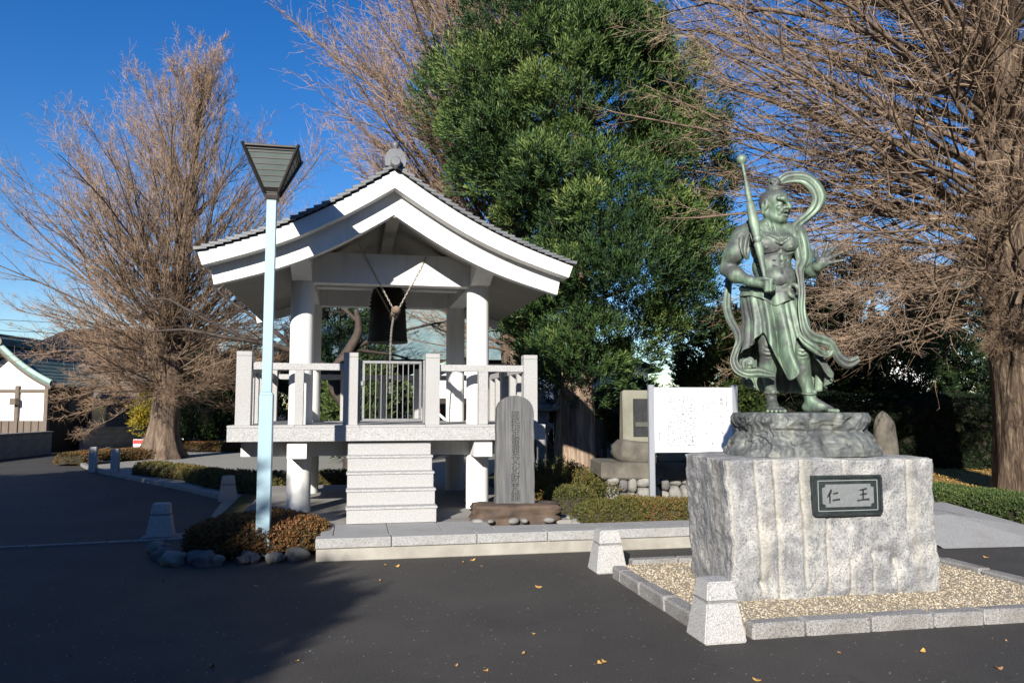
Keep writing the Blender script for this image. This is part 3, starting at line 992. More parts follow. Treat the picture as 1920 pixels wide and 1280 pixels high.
for i, ch in enumerate(ins):
    me = text_me("inscription_character", ch, 0.128, MAT['inscription'], 0.0012, -0.0012)
    sz_ = 0.95 + 0.1 * (i % 2)
    obj("inscription_character", me, stl, (-0.002, -0.0765, 1.30 - i * 0.1125), (math.pi / 2, 0, 0), (sz_ * 0.95, sz_, 1))
br = rock_me("base_rock", 0.57, 0.29, 0.155, MAT['brownrock'], 5, 0.20, 4, 0.82, 2.6)
obj("base_rock", br, stl, (0.0, -0.02, 0.06))
for i, (dx, dy, s_) in enumerate([(-0.52, -0.34, 0.055), (-0.08, -0.345, 0.06), (0.05, -0.35, 0.045), (0.36, -0.36, 0.05), (-0.36, -0.34, 0.035), (0.75, -0.25, 0.11), (0.68, 0.05, 0.12)]):
    p = T(1.545 + dx, 0.27 + dy, 0.235 if dx < 0.6 else 0.16)
    tag(obj("river_stone", rock_me("river_stone", s_ * 1.5, s_, s_ * 0.7, MAT['rivers'], 20 + i, 0.15, 2, 0.1), None, p, (0, 0, i)),
        "rounded grey river stone at the foot of the inscribed stone's brown base rock", "stone", "stones at the foot of the inscribed stone")

# ------------------------------------------------------------------ information board
sp = A(1300, 790, 11.6)
sb = thing("information_board", "white information board with columns of small writing on two aluminium posts", "notice board", (sp.x, sp.y, 0), R(8))
PWD = 1.20
for sx in (-1, 1):
    box("post", sx * (PWD / 2 + 0.045) - 0.043, sx * (PWD / 2 + 0.045) + 0.043, -0.035, 0.035, 0.02, 1.945, MAT['alu'], sb, 0.008)
pn = box("panel", -PWD / 2, PWD / 2, -0.02, 0.015, 0.955, 1.905, MAT['signwhite'], sb, 0.003)
zc = 1.43
def dots(cols, parent):
    """tiny dashes standing for rows of print too small to read; (x, z0, z1, w, dens)"""
    g = np.random.default_rng(4)
    V, Q = [], []
    for (x, z0, z1, w, dens) in cols:
        z = z0
        while z > z1:
            if g.random() < dens:
                n = g.integers(2, 4)
                for k in range(n):
                    ax = x + g.uniform(-w / 2, w / 2)
                    az = z - g.uniform(0, w * 0.8)
                    lw, lh = (w * g.uniform(.4, .9), w * 0.45) if g.random() < .6 else (w * 0.45, w * g.uniform(.4, .9))
                    b = len(V)
                    V += [(ax - lw / 2, 0, az - lh / 2), (ax + lw / 2, 0, az - lh / 2), (ax + lw / 2, 0, az + lh / 2), (ax - lw / 2, 0, az + lh / 2)]
                    Q.append([b, b + 1, b + 2, b + 3])
            z -= w * 1.25
    return obj("small_print", mesh_np("small_print", np.array(V), np.array(Q), MAT['ink'], False), parent, (0, -0.0185, 0))
cols = []
for i in range(15):
    cols.append((-0.39 + i * 0.03, 0.345, -0.37, 0.021, 0.95))
cols.append((-0.48, 0.34, 0.14, 0.016, 0.6))
for i in range(8):
    cols.append((0.12 + i * 0.03, 0.28 if i > 1 else 0.22, 0.12, 0.020, 0.92))
for i in range(4):
    cols.append((0.19 + i * 0.03, 0.0, -0.2 if i < 3 else -0.36, 0.020, 0.9))
cols.append((0.365, -0.07, -0.37, 0.016, 0.9))
cols.append((0.465, 0.30, 0.0, 0.012, 0.6))
dots(cols, pn)
for t_, x_, z_, s_ in [("嘉\n暦\n三\n年\n紀", 0.432, 0.17, 0.062), ("梵\n \n鐘", 0.432, -0.125, 0.062), ("国\n指\n定\n重\n要\n文\n化\n財", 0.51, 0.23, 0.030), ("市\n教\n育\n委\n員\n会", -0.525, -0.24, 0.032)]:
    obj("board_lettering", text_me("board_lettering", t_, s_, MAT['ink'], 0.0005, 0.0004), pn, (x_, -0.0185, z_), (math.pi / 2, 0, 0))
for z_ in (0.405, -0.435):
    box("rule_line", -0.54, 0.54, -0.0189, -0.0184, z_ - 0.0015, z_ + 0.0015, MAT['alu'], pn, 0)

# ------------------------------------------------------------------ monument on its cobbled plinth
mo = A(1245, 900, 13.4)
mon = thing("stone_monument", "pale stone monument with black inscribed panel on a cobbled plinth", "monument", (mo.x, mo.y, 0.06), R(4))
MX = lambda px: (px - 1245) / F * 13.4
box("upright_stone", MX(1168), MX(1318), -0.10, 0.22, 0.92, 1.84, MAT['monument'], mon, 0.03, jit=0.012)
box("black_panel", MX(1186), MX(1302), -0.112, -0.095, 1.06, 1.70, MAT['blackstone'], mon, 0.004)
for k in range(4):
    box("panel_groove", MX(1190), MX(1298), -0.1155, -0.112, 1.24 + 0.018 * k, 1.246 + 0.018 * k, MAT['monument'], mon, 0)
obj("seat_stone", rock_me("seat_stone", 0.36, 0.30, 0.20, MAT['slab'], 9, 0.16, 3, 0.7), mon, (MX(1188), -0.12, 0.80), (0, 0.15, 0.2))
obj("seat_stone", rock_me("seat_stone", 0.40, 0.30, 0.19, MAT['monument'], 12, 0.14, 3, 0.75), mon, (MX(1255), 0.0, 0.79))
obj("seat_stone", rock_me("seat_stone", 0.36, 0.30, 0.19, MAT['slab'], 14, 0.14, 3, 0.75), mon, (MX(1320), 0.0, 0.79))
bs = box("plinth_slab", MX(1116), MX(1372), -0.62, 0.55, 0.385, 0.64, MAT['slab'], mon, 0.03, jit=0.015)
bs.rotation_euler = (0, 0.02, 0.0)
box("plinth_core", MX(1132), MX(1356), -0.44, 0.45, 0.0, 0.39, MAT['slab'], mon, 0.02)
x = MX(1126)
i = 0
while x < MX(1362):
    w = rnd.uniform(0.13, 0.24)
    hgt = 0.0
    while hgt < 0.36:
        hh = rnd.uniform(0.15, 0.30) if hgt == 0 else 0.40 - hgt + 0.03
        me = rock_me("cobble", w * 0.55, 0.15, hh * 0.54, MAT['rivers' if rnd.random() < 0.7 else 'rivers2'], 40 + i, 0.17, 3, 0.35)
        obj("cobble", me, mon, (x + w / 2, -0.47 + rnd.uniform(-0.04, 0.03), hgt + hh / 2), (0, rnd.uniform(-.2, .2), 0))
        hgt += hh
        i += 1
    x += w * 0.98

# ------------------------------------------------------------------ stone lantern, kiosk, standing stone
lo = A(1016, 790, 16.5)
lan = thing("stone_lantern", "grey stone lantern with round finial behind the platform corner", "stone lantern", (lo.x, lo.y, 0.05), 0.3)
def lat(name, prof, n, parent, z=0, rz=0):
    V, fs = lathe(prof, n)
    return obj(name, sharp(mesh_np(name, V, fs, MAT['lantern']), 40), parent, (0, 0, z), (0, 0, rz))
lat("base", [(0.30, 0.0), (0.30, 0.14), (0.20, 0.22)], 6, lan)
lat("shaft", [(0.12, 0.22), (0.105, 0.6), (0.12, 1.0)], 20, lan)
lat("platform", [(0.13, 1.0), (0.20, 1.10), (0.26, 1.16), (0.26, 1.22), (0.2, 1.24)], 6, lan)
lat("fire_box", [(0.15, 1.24), (0.15, 1.48)], 6, lan)
rf_ = lat("roof", [(0.16, 1.48), (0.34, 1.50), (0.35, 1.55), (0.20, 1.63), (0.08, 1.68)], 6, lan)
for k in range(6):
    a = k * math.pi / 3
    obj("roof_scroll", rock_me("roof_scroll", 0.05, 0.04, 0.06, MAT['lantern'], 3, 0.08, 2, 0), rf_, (0.34 * math.cos(a), 0.34 * math.sin(a), 1.57))
lat("finial", [(0.07, 1.68), (0.09, 1.73), (0.05, 1.76), (0.085, 1.82), (0.075, 1.88), (0.0, 1.97)], 16, lan)
ko = A(1082, 800, 20.5)
kio = thing("roofed_shelter", "low shelter with dark pitched roof behind the big tree trunk", "shelter", (ko.x, ko.y, 0.05), R(6))
for sx in (-1, 1):
    for sy in (-1, 1):
        box("post", sx * 0.62 - 0.05, sx * 0.62 + 0.05, sy * 0.45 - 0.05, sy * 0.45 + 0.05, 0, 1.5, MAT['darkwood'], kio, 0.005)
    prism("roof_slope", [(0, 1.78), (sx * 0.92, 1.42), (sx * 0.92, 1.48), (0, 1.85)], -0.85, 0.85, MAT['blackroof'], kio)
box("tie_beam", -0.66, 0.66, -0.5, -0.4, 1.38, 1.47, MAT['darkwood'], kio, 0.004)
box("tie_beam", -0.66, 0.66, 0.4, 0.5, 1.38, 1.47, MAT['darkwood'], kio, 0.004)
box("notice_panel", 0.30, 0.52, -0.53, -0.505, 0.35, 1.30, MAT['greywall'], kio, 0.003)
ss = A(1662, 840, 17.0)
tag(obj("standing_stone", rock_me("standing_stone", 0.27, 0.20, 0.82, MAT['slab'], 31, 0.12, 4, 0.25, 1.4), None, (ss.x, ss.y, 0.72), (0.0, -0.08, 0.5)),
    "pointed brown standing stone in the shade behind the statue", "standing stone")
for i, (px_, py_, Y_) in enumerate([(1001, 862, 18.0), (1135, 845, 21.5)]):
    p = A(px_, py_, Y_)
    tag(obj("flat_stone", rock_me("flat_stone", 1.0 if i else 0.4, 0.4, 0.28, MAT['lantern'], 60 + i, 0.1, 3, 0.5), None, (p.x, p.y, 0.2)),
        ["short grey stone block beside the leaning ginkgo trunk", "long grey stone bench lying behind the big evergreen trunk"][i], "stone")
# ------------------------------------------------------------------ rough granite pedestal with drill grooves
def m_pedestal():
    a = NT("split_granite_block")
    v = a.coords()
    vz = a.coords((1, 1, 0.12))
    n1 = a.noise(65, 3, 0.75, v)
    n2 = a.noise(4.5, 6, 0.65, v, 0.6)
    n3 = a.noise(5, 6, 0.6, vz)
    c = a.ramp(n2, [(0.34, (0.17, 0.173, 0.18)), (0.46, (0.265, 0.267, 0.272)), (0.57, (0.375, 0.372, 0.36)), (0.70, (0.49, 0.48, 0.455))])
    c = a.mix(a.ramp(n1, [(0.36, 0.75), (0.5, 0.0)]), c, (0.08, 0.08, 0.088))
    c = a.mix(a.ramp(n1, [(0.58, 0.0), (0.7, 0.6)]), c, (0.47, 0.47, 0.465))
    c = a.mix(a.ramp(n3, [(0.54, 0.0), (0.72, 0.4)]), c, (0.44, 0.40, 0.32))
    c = a.mix(a.ramp(a.noise(2.3, 5, 0.6, vz), [(0.62, 0.0), (0.74, 0.4)]), c, (0.15, 0.15, 0.12))
    g = a.attr("tone")
    c = a.mix(g, c, (0.47, 0.44, 0.36))
    return a.done(c, 0.9, a.bump(a.noise(20, 7, 0.72, v), 0.8, 0.03), 0, 0.25)
MAT['pedestal'] = m_pedestal()
PW_, PD_, PH_ = 1.93, 1.06, 1.15
PEDO = T(2.50, -3.66, 0.0)
ped = thing("stone_pedestal", "massive rough split granite pedestal with vertical drill grooves and dark name plaque", "pedestal", PEDO, GRID)
def pedestal_me():
    nx, ny, nz = 150, 64, 92
    def grid(f, na, nb):
        a, b = np.meshgrid(np.linspace(0, 1, na), np.linspace(0, 1, nb), indexing='ij')
        P = f(a, b)
        i, j = np.meshgrid(np.arange(na - 1), np.arange(nb - 1), indexing='ij')
        q = np.stack([i * nb + j, (i + 1) * nb + j, (i + 1) * nb + j + 1, i * nb + j + 1], -1).reshape(-1, 4)
        return P.reshape(-1, 3), q
    o = np.ones
    fr = grid(lambda a, b: np.stack([a, 0 * a, b], -1), nx, nz)
    bk = grid(lambda a, b: np.stack([1 - a, 0 * a + 1, b], -1), nx, nz)
    lf = grid(lambda a, b: np.stack([0 * a, 1 - a, b], -1), ny, nz)
    rt = grid(lambda a, b: np.stack([0 * a + 1, a, b], -1), ny, nz)
    tp = grid(lambda a, b: np.stack([a, b, 0 * a + 1], -1), nx, ny)
    V, Fq = join([fr, bk, lf, rt, tp])
    # weld
    key = np.round(V * 1e5).astype(np.int64)
    _, idx, inv = np.unique(key, axis=0, return_index=True, return_inverse=True)
    V = V[idx]
    Fq = inv.reshape(-1)[np.vstack(Fq)]
    x, y, z = V[:, 0] * PW_, V[:, 1] * PD_, V[:, 2] * PH_ + 0.04
    t = V[:, 2]
    # block leans in a little: wider at the foot
    left = -0.055 * t + 0.12 * V[:, 1]
    right = PW_ - 0.025 * t
    x = left + V[:, 0] * (right - left)
    P = np.stack([x, y, z], 1)
    n1 = fbm(P * 1.7 + 3, 5, 1)
    n2 = fbm(P * 6 + 9, 4, 2)
    n3 = fbm(P * np.array([4.2, 4.2, 3.4]) + 20, 4, 3)
    n4 = fbm(P * 15 + 31, 4, 4)
    face_f = np.clip(1 - V[:, 1] * 12, 0, 1)
    face_l = np.clip(1 - V[:, 0] * 14, 0, 1)
    face_r = np.clip(1 - (1 - V[:, 0]) * 14, 0, 1)
    face_t = np.clip(1 - (1 - V[:, 2]) * 12, 0, 1)
    ridge = 1 - np.abs(n3) * 2
    disp = 0.018 * n1 + 0.014 * n2 + 0.009 * ridge + 0.010 * n4
    y = y + face_f * disp
    x = x + face_l * (0.022 - 0.018 * n1 - 0.018 * n2 - 0.008 * ridge - 0.016 * n4) + face_r * (0.030 * fbm(P * 3.1 + 40, 4, 5) + 0.014 * n2 + 0.01 * n4)
    z = z + face_t * (0.012 * n1 + 0.008 * n2)
    # chipped corners and edges
    ed = np.clip(1 - V[:, 0] * 22, 0, 1) * face_f
    ed2 = np.clip(1 - (1 - V[:, 0]) * 22, 0, 1) * np.maximum(face_f, face_t)
    et = np.clip(1 - (1 - V[:, 2]) * 22, 0, 1) * np.maximum(face_f, np.maximum(face_l, face_r))
    x = x + ed * 0.012 - ed2 * (0.02 + 0.02 * np.abs(n2))
    y = y + ed * 0.02 + ed2 * 0.015
    z = z - et * (0.012 + 0.022 * np.abs(n2))
    # vertical half-round drill grooves (x, top, foot, radius)
    tone = np.zeros(len(V))
    for gx, zt, zb, r in [(0.035, 1.3, 0.35, 0.018), (0.285, 1.3, 0.10, 0.020), (0.445, 1.3, 0.06, 0.021), (0.675, 1.3, 0.16, 0.022), (0.885, 0.73, 0.08, 0.020), (1.09, 0.36, 0.05, 0.020), (1.06, 1.3, 1.06, 0.02), (1.30, 0.40, 0.05, 0.016), (1.64, 1.3, 0.60, 0.020), (1.52, 0.35, 0.04, 0.018)]:
        gxx = gx - 0.055 * t * (1 - gx / PW_)
        d = np.abs(P[:, 0] - gxx)
        m = (P[:, 2] < zt) & (P[:, 2] > zb)
        k = np.sqrt(np.clip(1 - (d / r) ** 2, 0, 1)) * m * face_f
        flat = np.clip(1 - d / (r * 2.6), 0, 1) * m * face_f
        y = y + k * 0.020
        tone = np.maximum(tone, k * 0.38)
    # hollows low on the front
    for hx, hz, r, dp in [(1.50, 0.33, 0.055, 0.06), (1.37, 0.40, 0.025, 0.03), (0.265, 0.20, 0.022, 0.03), (1.07, 0.62, 0.018, 0.02), (1.63, 0.60, 0.02, 0.03), (1.29, 0.40, 0.03, 0.03)]:
        k = np.exp(-((P[:, 0] - hx) ** 2 + ((P[:, 2] - hz) * 0.8) ** 2) / r ** 2) * face_f
        y = y + dp * k
    # broken lower edge
    low = np.clip(1 - t * 14, 0, 1)
    y = y + low * face_f * 0.02 * (1 + n2)
    return mesh_np("pedestal_block", np.stack([x, y, z], 1), Fq, MAT['pedestal'], True, tone)
obj("block", pedestal_me(), ped)
# name plaque
def m_patina_dark():
    a = NT("plaque_bronze")
    c = a.ramp(a.noise(9, 4, 0.6), [(0.35, (0.020, 0.026, 0.028)), (0.7, (0.05, 0.062, 0.062))])
    return a.done(c, 0.5, None, 0.4, 0.5)
MAT['plaque'] = m_patina_dark()
MAT['plaqueface'] = simple("plaque_grey_field", (0.135, 0.145, 0.148), (0.175, 0.187, 0.19), 30, 0.6, 200, 0.2, 0.001)
MAT['plaqueline'] = simple("plaque_pale_line", (0.24, 0.27, 0.265), (0.29, 0.32, 0.315), 30, 0.6, 60, 0)
pq = obj("plaque", None, ped, (1.035, -0.035, 0.885))
box("backplate", -0.315, 0.315, 0.0, 0.06, -0.163, 0.163, MAT['plaque'], pq, 0.006)
def frame(nm, w, h, t_, y0, y1, mat):
    for s in (-1, 1):
        box(nm, -w, w, y0, y1, s * h - t_, s * h + t_, mat, pq, 0)
        box(nm, s * w - t_, s * w + t_, y0, y1, -h + t_, h - t_, mat, pq, 0)
frame("outer_border", 0.306, 0.154, 0.009, -0.012, 0.0, MAT['plaque'])
frame("border_line", 0.272, 0.122, 0.0025, -0.003, 0.0005, MAT['plaqueline'])
c_ = 0.028
fo = [(-0.236 + c_, -0.092), (0.236 - c_, -0.092), (0.236 - c_, -0.072), (0.236, -0.092 + c_), (0.236, 0.092 - c_), (0.236 - c_, 0.072), (0.236 - c_, 0.092), (-0.236 + c_, 0.092), (-0.236 + c_, 0.072), (-0.236, 0.092 - c_), (-0.236, -0.092 + c_), (-0.236 + c_, -0.072)]
prism("name_field", fo, -0.005, 0.001, MAT['plaqueface'], pq)
def stroke(pts):
    """brush stroke: list of (x, z, half width) -> flat mesh"""
    C = catmull(np.array(pts, float), 12)
    t_ = np.gradient(C[:, :2], axis=0)
    t_ /= np.linalg.norm(t_, axis=1, keepdims=True) + 1e-9
    nrm = np.stack([-t_[:, 1], t_[:, 0]], 1) * C[:, 2:3]
    a, b = C[:, :2] + nrm, C[:, :2] - nrm
    V = np.zeros((48, 3))
    V[0:12, 0], V[0:12, 2] = a[:, 0], a[:, 1]
    V[12:24, 0], V[12:24, 2] = b[:, 0], b[:, 1]
    V[24:48] = V[0:24] + np.array([0, 0.003, 0])
    i = np.arange(11)
    q = [np.stack([i, i + 1, 13 + i, 12 + i], 1), np.stack([i + 1, i, 24 + i, 25 + i], 1), np.stack([12 + i, 13 + i, 37 + i, 36 + i], 1)]
    return V, q
def glyph(strokes, x, z):
    V, f = join([stroke(s) for s in strokes])
    return obj("name_character", mesh_np("name_character", V, f, MAT['plaque'], False), pq, (x, -0.0075, z))
u = 0.058
glyph([[(-.25 * u, 1.0 * u, .11 * u), (-.5 * u, .45 * u, .17 * u), (-.95 * u, -.1 * u, .05 * u)], [(-.55 * u, .42 * u, .10 * u), (-.52 * u, -.2 * u, .13 * u), (-.55 * u, -.95 * u, .10 * u)],
       [(.0 * u, .38 * u, .09 * u), (.4 * u, .44 * u, .11 * u), (.8 * u, .52 * u, .12 * u)], [(-.12 * u, -.52 * u, .13 * u), (.45 * u, -.46 * u, .12 * u), (1.05 * u, -.42 * u, .15 * u)]], -0.140, -0.006)
glyph([[(-.55 * u, .62 * u, .10 * u), (0, .72 * u, .11 * u), (.62 * u, .84 * u, .14 * u)], [(-.5 * u, -.02 * u, .09 * u), (0, .05 * u, .10 * u), (.6 * u, .12 * u, .12 * u)],
       [(-.95 * u, -.82 * u, .13 * u), (0, -.72 * u, .11 * u), (1.0 * u, -.66 * u, .16 * u)], [(.05 * u, .75 * u, .12 * u), (.02 * u, 0, .12 * u), (.0 * u, -.72 * u, .12 * u)]], 0.135, 0.004)

# ------------------------------------------------------------------ the bronze guardian statue
PT = 1.19                                        # top of the pedestal
vx, vy, _ = ray(1500, 800)
_d = TO.dot(EY) - 3.66 + 0.52
_t = _d / (vx * EY.x + vy * EY.y)
SO = Vector((vx * _t, vy * _t, PT))
_al = math.atan2(vx, vy)
SR = Vector((math.cos(_al), -math.sin(_al), 0))   # statue frame: x across the line of sight, y away along it
SD = Vector((math.sin(_al), math.cos(_al), 0))
SDIST = SO.x * SD.x + SO.y * SD.y
def S(px, py, w=0.0):
    x, y, z = ray(px, py)
    t_ = (SDIST + w) / (x * SD.x + y * SD.y)
    return np.array([x * t_ * SR.x + y * t_ * SR.y - (SO.x * SR.x + SO.y * SR.y), w, EYE + z * t_ - PT])
PXM = SDIST / F                                   # metres for one photograph pixel at the statue

class Vol:
    def __init__(s, lo, hi, h):
        s.lo, s.h = np.array(lo, float), h
        s.n = np.ceil((np.array(hi) - s.lo) / h).astype(int) + 1
        s.v = np.full(s.n, 1.0, np.float32)
        s.ax = [s.lo[i] + np.arange(s.n[i]) * h for i in range(3)]
    def win(s, lo, hi):
        a = np.maximum(((np.array(lo) - s.lo) / s.h).astype(int), 0)
        b = np.minimum(((np.array(hi) - s.lo) / s.h).astype(int) + 2, s.n)
        if (b <= a).any():
            return None
        sl = tuple(slice(a[i], b[i]) for i in range(3))
        g = np.meshgrid(*[s.ax[i][sl[i]] for i in range(3)], indexing='ij')
        return sl, np.stack(g, -1)
    def put(s, sl, d, k, sub):
        v = s.v[sl]
        if sub:
            d = -d
            hh = np.maximum(k - np.abs(v - d), 0) / k
            s.v[sl] = np.maximum(v, d) + hh * hh * k / 4
        else:
            hh = np.maximum(k - np.abs(v - d), 0) / k
            s.v[sl] = np.minimum(v, d) - hh * hh * k / 4
    def cap(s, a, b, ra, rb, k=0.03, sub=False):
        a, b = np.asarray(a, float), np.asarray(b, float)
        m = max(ra, rb) + k + 0.03
        w = s.win(np.minimum(a, b) - m, np.maximum(a, b) + m)
        if w is None:
            return
        sl, P = w
        ab = b - a
        t = np.clip(((P - a) @ ab) / (ab @ ab + 1e-9), 0, 1)
        d = np.linalg.norm(P - a - t[..., None] * ab, axis=-1) - (ra + (rb - ra) * t)
        s.put(sl, d, k, sub)
    def chain(s, pts, rs, k=0.02, sub=False):
        for i in range(len(pts) - 1):
            s.cap(pts[i], pts[i + 1], rs[i], rs[i + 1], k, sub)
    def ell(s, c, r, M=None, k=0.03, sub=False):
        c, r = np.asarray(c, float), np.asarray(r, float)
        m = r.max() + k + 0.03
        w = s.win(c - m, c + m)
        if w is None:
            return
        sl, P = w
        q = P - c
        if M is not None:
            q = q @ np.asarray(M).T
        k0 = np.linalg.norm(q / r, axis=-1)
        k1 = np.linalg.norm(q / (r * r), axis=-1) + 1e-9
        s.put(sl, k0 * (k0 - 1) / k1, k, sub)
    def surf(s, p):
        """first solid depth behind the point p, coming from the front"""
        i = int(round((p[0] - s.lo[0]) / s.h))
        k = int(round((p[2] - s.lo[2]) / s.h))
        col = s.v[min(max(i, 0), s.n[0] - 1), :, min(max(k, 0), s.n[2] - 1)]
        w = np.nonzero(col < 0)[0]
        return s.ax[1][w[0]] if len(w) else 0.0
    def mesh(s):
        v = s.v
        ins = v < 0
        n = np.array(v.shape) - 1
        cnt = np.zeros(n, np.int8)
        corner = [(a, b, c) for a in (0, 1) for b in (0, 1) for c in (0, 1)]
        for a, b, c in corner:
            cnt += ins[a:a + n[0], b:b + n[1], c:c + n[2]]
        act = (cnt > 0) & (cnt < 8)
        I = np.argwhere(act)
        idx = np.full(n, -1, np.int64)
        idx[act] = np.arange(len(I))
        acc = np.zeros((len(I), 3))
        num = np.zeros(len(I))
        for a in corner:
            for ax in range(3):
                if a[ax] == 1:
                    continue
                b = list(a)
                b[ax] = 1
                va = v[I[:, 0] + a[0], I[:, 1] + a[1], I[:, 2] + a[2]]
                vb = v[I[:, 0] + b[0], I[:, 1] + b[1], I[:, 2] + b[2]]
                m = (va < 0) != (vb < 0)
                t = va / np.where(va - vb == 0, 1, va - vb)
                p = np.tile(np.array(a, float), (len(I), 1))
                p[:, ax] = t
                acc[m] += p[m]
                num[m] += 1
        V = s.lo + (I + acc / num[:, None]) * s.h
        fs = []
        for ax in range(3):
            u1, u2 = [(1, 2), (2, 0), (0, 1)][ax]
            sa = [slice(0, -1)] * 3
            A0 = ins[tuple(slice(0, -1) if i == ax else slice(None) for i in range(3))]
            B0 = ins[tuple(slice(1, None) if i == ax else slice(None) for i in range(3))]
            E_ = np.argwhere(A0 != B0)
            ok = (E_[:, u1] > 0) & (E_[:, u2] > 0) & (E_[:, u1] < n[u1]) & (E_[:, u2] < n[u2])
            E_ = E_[ok]
            def cell(d1, d2):
                c = E_.copy()
                c[:, u1] -= d1
                c[:, u2] -= d2
                return idx[c[:, 0], c[:, 1], c[:, 2]]
            q = np.stack([cell(1, 1), cell(0, 1), cell(0, 0), cell(1, 0)], 1)
            fl = ~A0[E_[:, 0], E_[:, 1], E_[:, 2]]
            q[fl] = q[fl][:, ::-1]
            fs.append(q)
        return V, [np.vstack(fs)]

def m_bronze():
    a = NT("green_bronze_patina")
    v = a.coords()
    vz = a.coords((1, 1, 0.14))
    n1 = a.noise(3.2, 5, 0.6, v)
    n2 = a.noise(24, 5, 0.65, vz)
    n3 = a.noise(30, 4, 0.6, v)
    geo = a.n("ShaderNodeNewGeometry")
    sx = a.n("ShaderNodeSeparateXYZ")
    a.set(sx.inputs[0], geo.outputs['Normal'])
    up = a.ramp(sx.outputs[2], [(0.10, 0.0), (0.70, 0.85)])      # rain-washed tops keep the dark bronze
    green = a.ramp(n2, [(0.30, (0.068, 0.105, 0.078)), (0.5, (0.128, 0.188, 0.132)), (0.70, (0.23, 0.31, 0.215))])
    dark = a.ramp(n3, [(0.3, (0.048, 0.049, 0.050)), (0.7, (0.092, 0.090, 0.093))])
    f = a.ramp(n1, [(0.47, 0.0), (0.60, 0.9)])
    f = a.math('MAXIMUM', f, up)
    c = a.mix(f, green, dark)
    c = a.mix(a.ramp(a.noise(15, 4, 0.6, vz), [(0.62, 0.0), (0.74, 0.5)]), c, (0.042, 0.048, 0.043))
    pt = a.ramp(geo.outputs['Pointiness'], [(0.42, 0.85), (0.49, 0.0)])   # creases tinted darker for contrast
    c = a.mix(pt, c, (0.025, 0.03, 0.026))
    pe = a.ramp(geo.outputs['Pointiness'], [(0.52, 0.0), (0.60, 0.45)])    # edges tinted paler for contrast
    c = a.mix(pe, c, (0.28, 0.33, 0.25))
    return a.done(c, 0.55, a.bump(n3, 0.15, 0.004), 0.2, 0.45)
MAT['bronze'] = m_bronze()
st = thing("guardian_statue", "green bronze guardian statue with raised open hand, staff and swirling scarf", "statue", SO, -_al)
BZ = MAT['bronze']

B = Vol((-0.78, -0.46, 0.30), (0.46, 0.36, 2.64), 0.0074)
p = lambda px, py, w=0.0: S(px, py, w)
# torso
B.ell(p(1449, 552, 0.02), (0.215, 0.17, 0.17))
B.ell(p(1458, 524, -0.03), (0.185, 0.165, 0.14))
B.ell(p(1447, 500, 0.0), (0.175, 0.145, 0.16))
B.ell(p(1450, 466, 0.02), (0.205, 0.155, 0.17))
B.ell(p(1434, 458, -0.085), (0.105, 0.075, 0.085), k=0.04)
B.ell(p(1478, 458, -0.055), (0.090, 0.075, 0.085), k=0.04)
B.cap(p(1398, 438, -0.05), p(1492, 438, 0.08), 0.085, 0.08, 0.06)
B.cap(p(1400, 434, -0.03), p(1444, 421, 0.02), 0.06, 0.065, 0.05)
B.cap(p(1490, 436, 0.08), p(1456, 421, 0.03), 0.055, 0.06, 0.05)
# neck
B.cap(p(1448, 436, 0.01), p(1449, 404, 0.0), 0.088, 0.078, 0.03)
# arms
B.ell(p(1390, 447, -0.07), (0.092, 0.095, 0.10), k=0.05)
B.chain([p(1388, 449, -0.08), p(1374, 478, -0.08), p(1363, 503, -0.06)], [0.088, 0.088, 0.064], 0.03)
B.ell(p(1383, 472, -0.13), (0.065, 0.06, 0.09), k=0.04)
B.chain([p(1363, 505, -0.06), p(1380, 516, -0.13), p(1404, 526, -0.20)], [0.066, 0.070, 0.043], 0.03)
B.ell(p(1496, 449, 0.08), (0.082, 0.09, 0.10), k=0.05)
B.chain([p(1498, 450, 0.08), p(1507, 480, 0.07), p(1514, 508, 0.03)], [0.080, 0.078, 0.060], 0.03)
B.chain([p(1514, 510, 0.03), p(1524, 507, -0.06), p(1533, 500, -0.13)], [0.064, 0.060, 0.040], 0.03)
# wrist bands
B.cap(p(1404, 526, -0.20), p(1408, 527, -0.21), 0.053, 0.053, 0.008)
B.cap(p(1531, 501, -0.115), p(1533, 500, -0.13), 0.050, 0.050, 0.008)
# closed right hand
B.chain([p(1408, 527, -0.21), p(1420, 529, -0.235), p(1438, 533, -0.25)], [0.038, 0.044, 0.048], 0.02)
for k_ in range(4):
    a0, a1, a2 = p(1436, 523 + 6.2 * k_, -0.255), p(1451, 526 + 5.2 * k_, -0.265), p(1445, 529 + 5.0 * k_, -0.305)
    a3 = p(1436, 530 + 5.0 * k_, -0.30)
    B.chain([a0, a1, a2, a3], [0.020, 0.018, 0.017, 0.016], 0.007)
B.chain([p(1422, 524, -0.26), p(1434, 522, -0.295), p(1447, 524, -0.305)], [0.024, 0.020, 0.016], 0.010)
# open left hand
B.ell(p(1544, 491, -0.155), (0.050, 0.026, 0.052), k=0.02)
B.cap(p(1534, 499, -0.135), p(1543, 492, -0.155), 0.036, 0.032, 0.02)
for base_, mid_, tip_, r0 in [((1536, 494, -0.16), (1530, 480, -0.185), (1529.5, 467, -0.205), 0.021), ((1542, 483, -0.165), (1548, 469, -0.185), (1552, 455, -0.195), 0.0175), ((1549, 482, -0.16), (1560, 470, -0.18), (1571, 459, -0.20), 0.0178), ((1552, 487, -0.155), (1565, 480, -0.175), (1579, 473, -0.20), 0.0168), ((1551, 494, -0.155), (1565, 491, -0.165), (1580, 488, -0.18), 0.0155)]:
    B.chain([p(*base_), p(*mid_), p(*tip_)], [r0 * 1.1, r0, r0 * 0.72], 0.010)
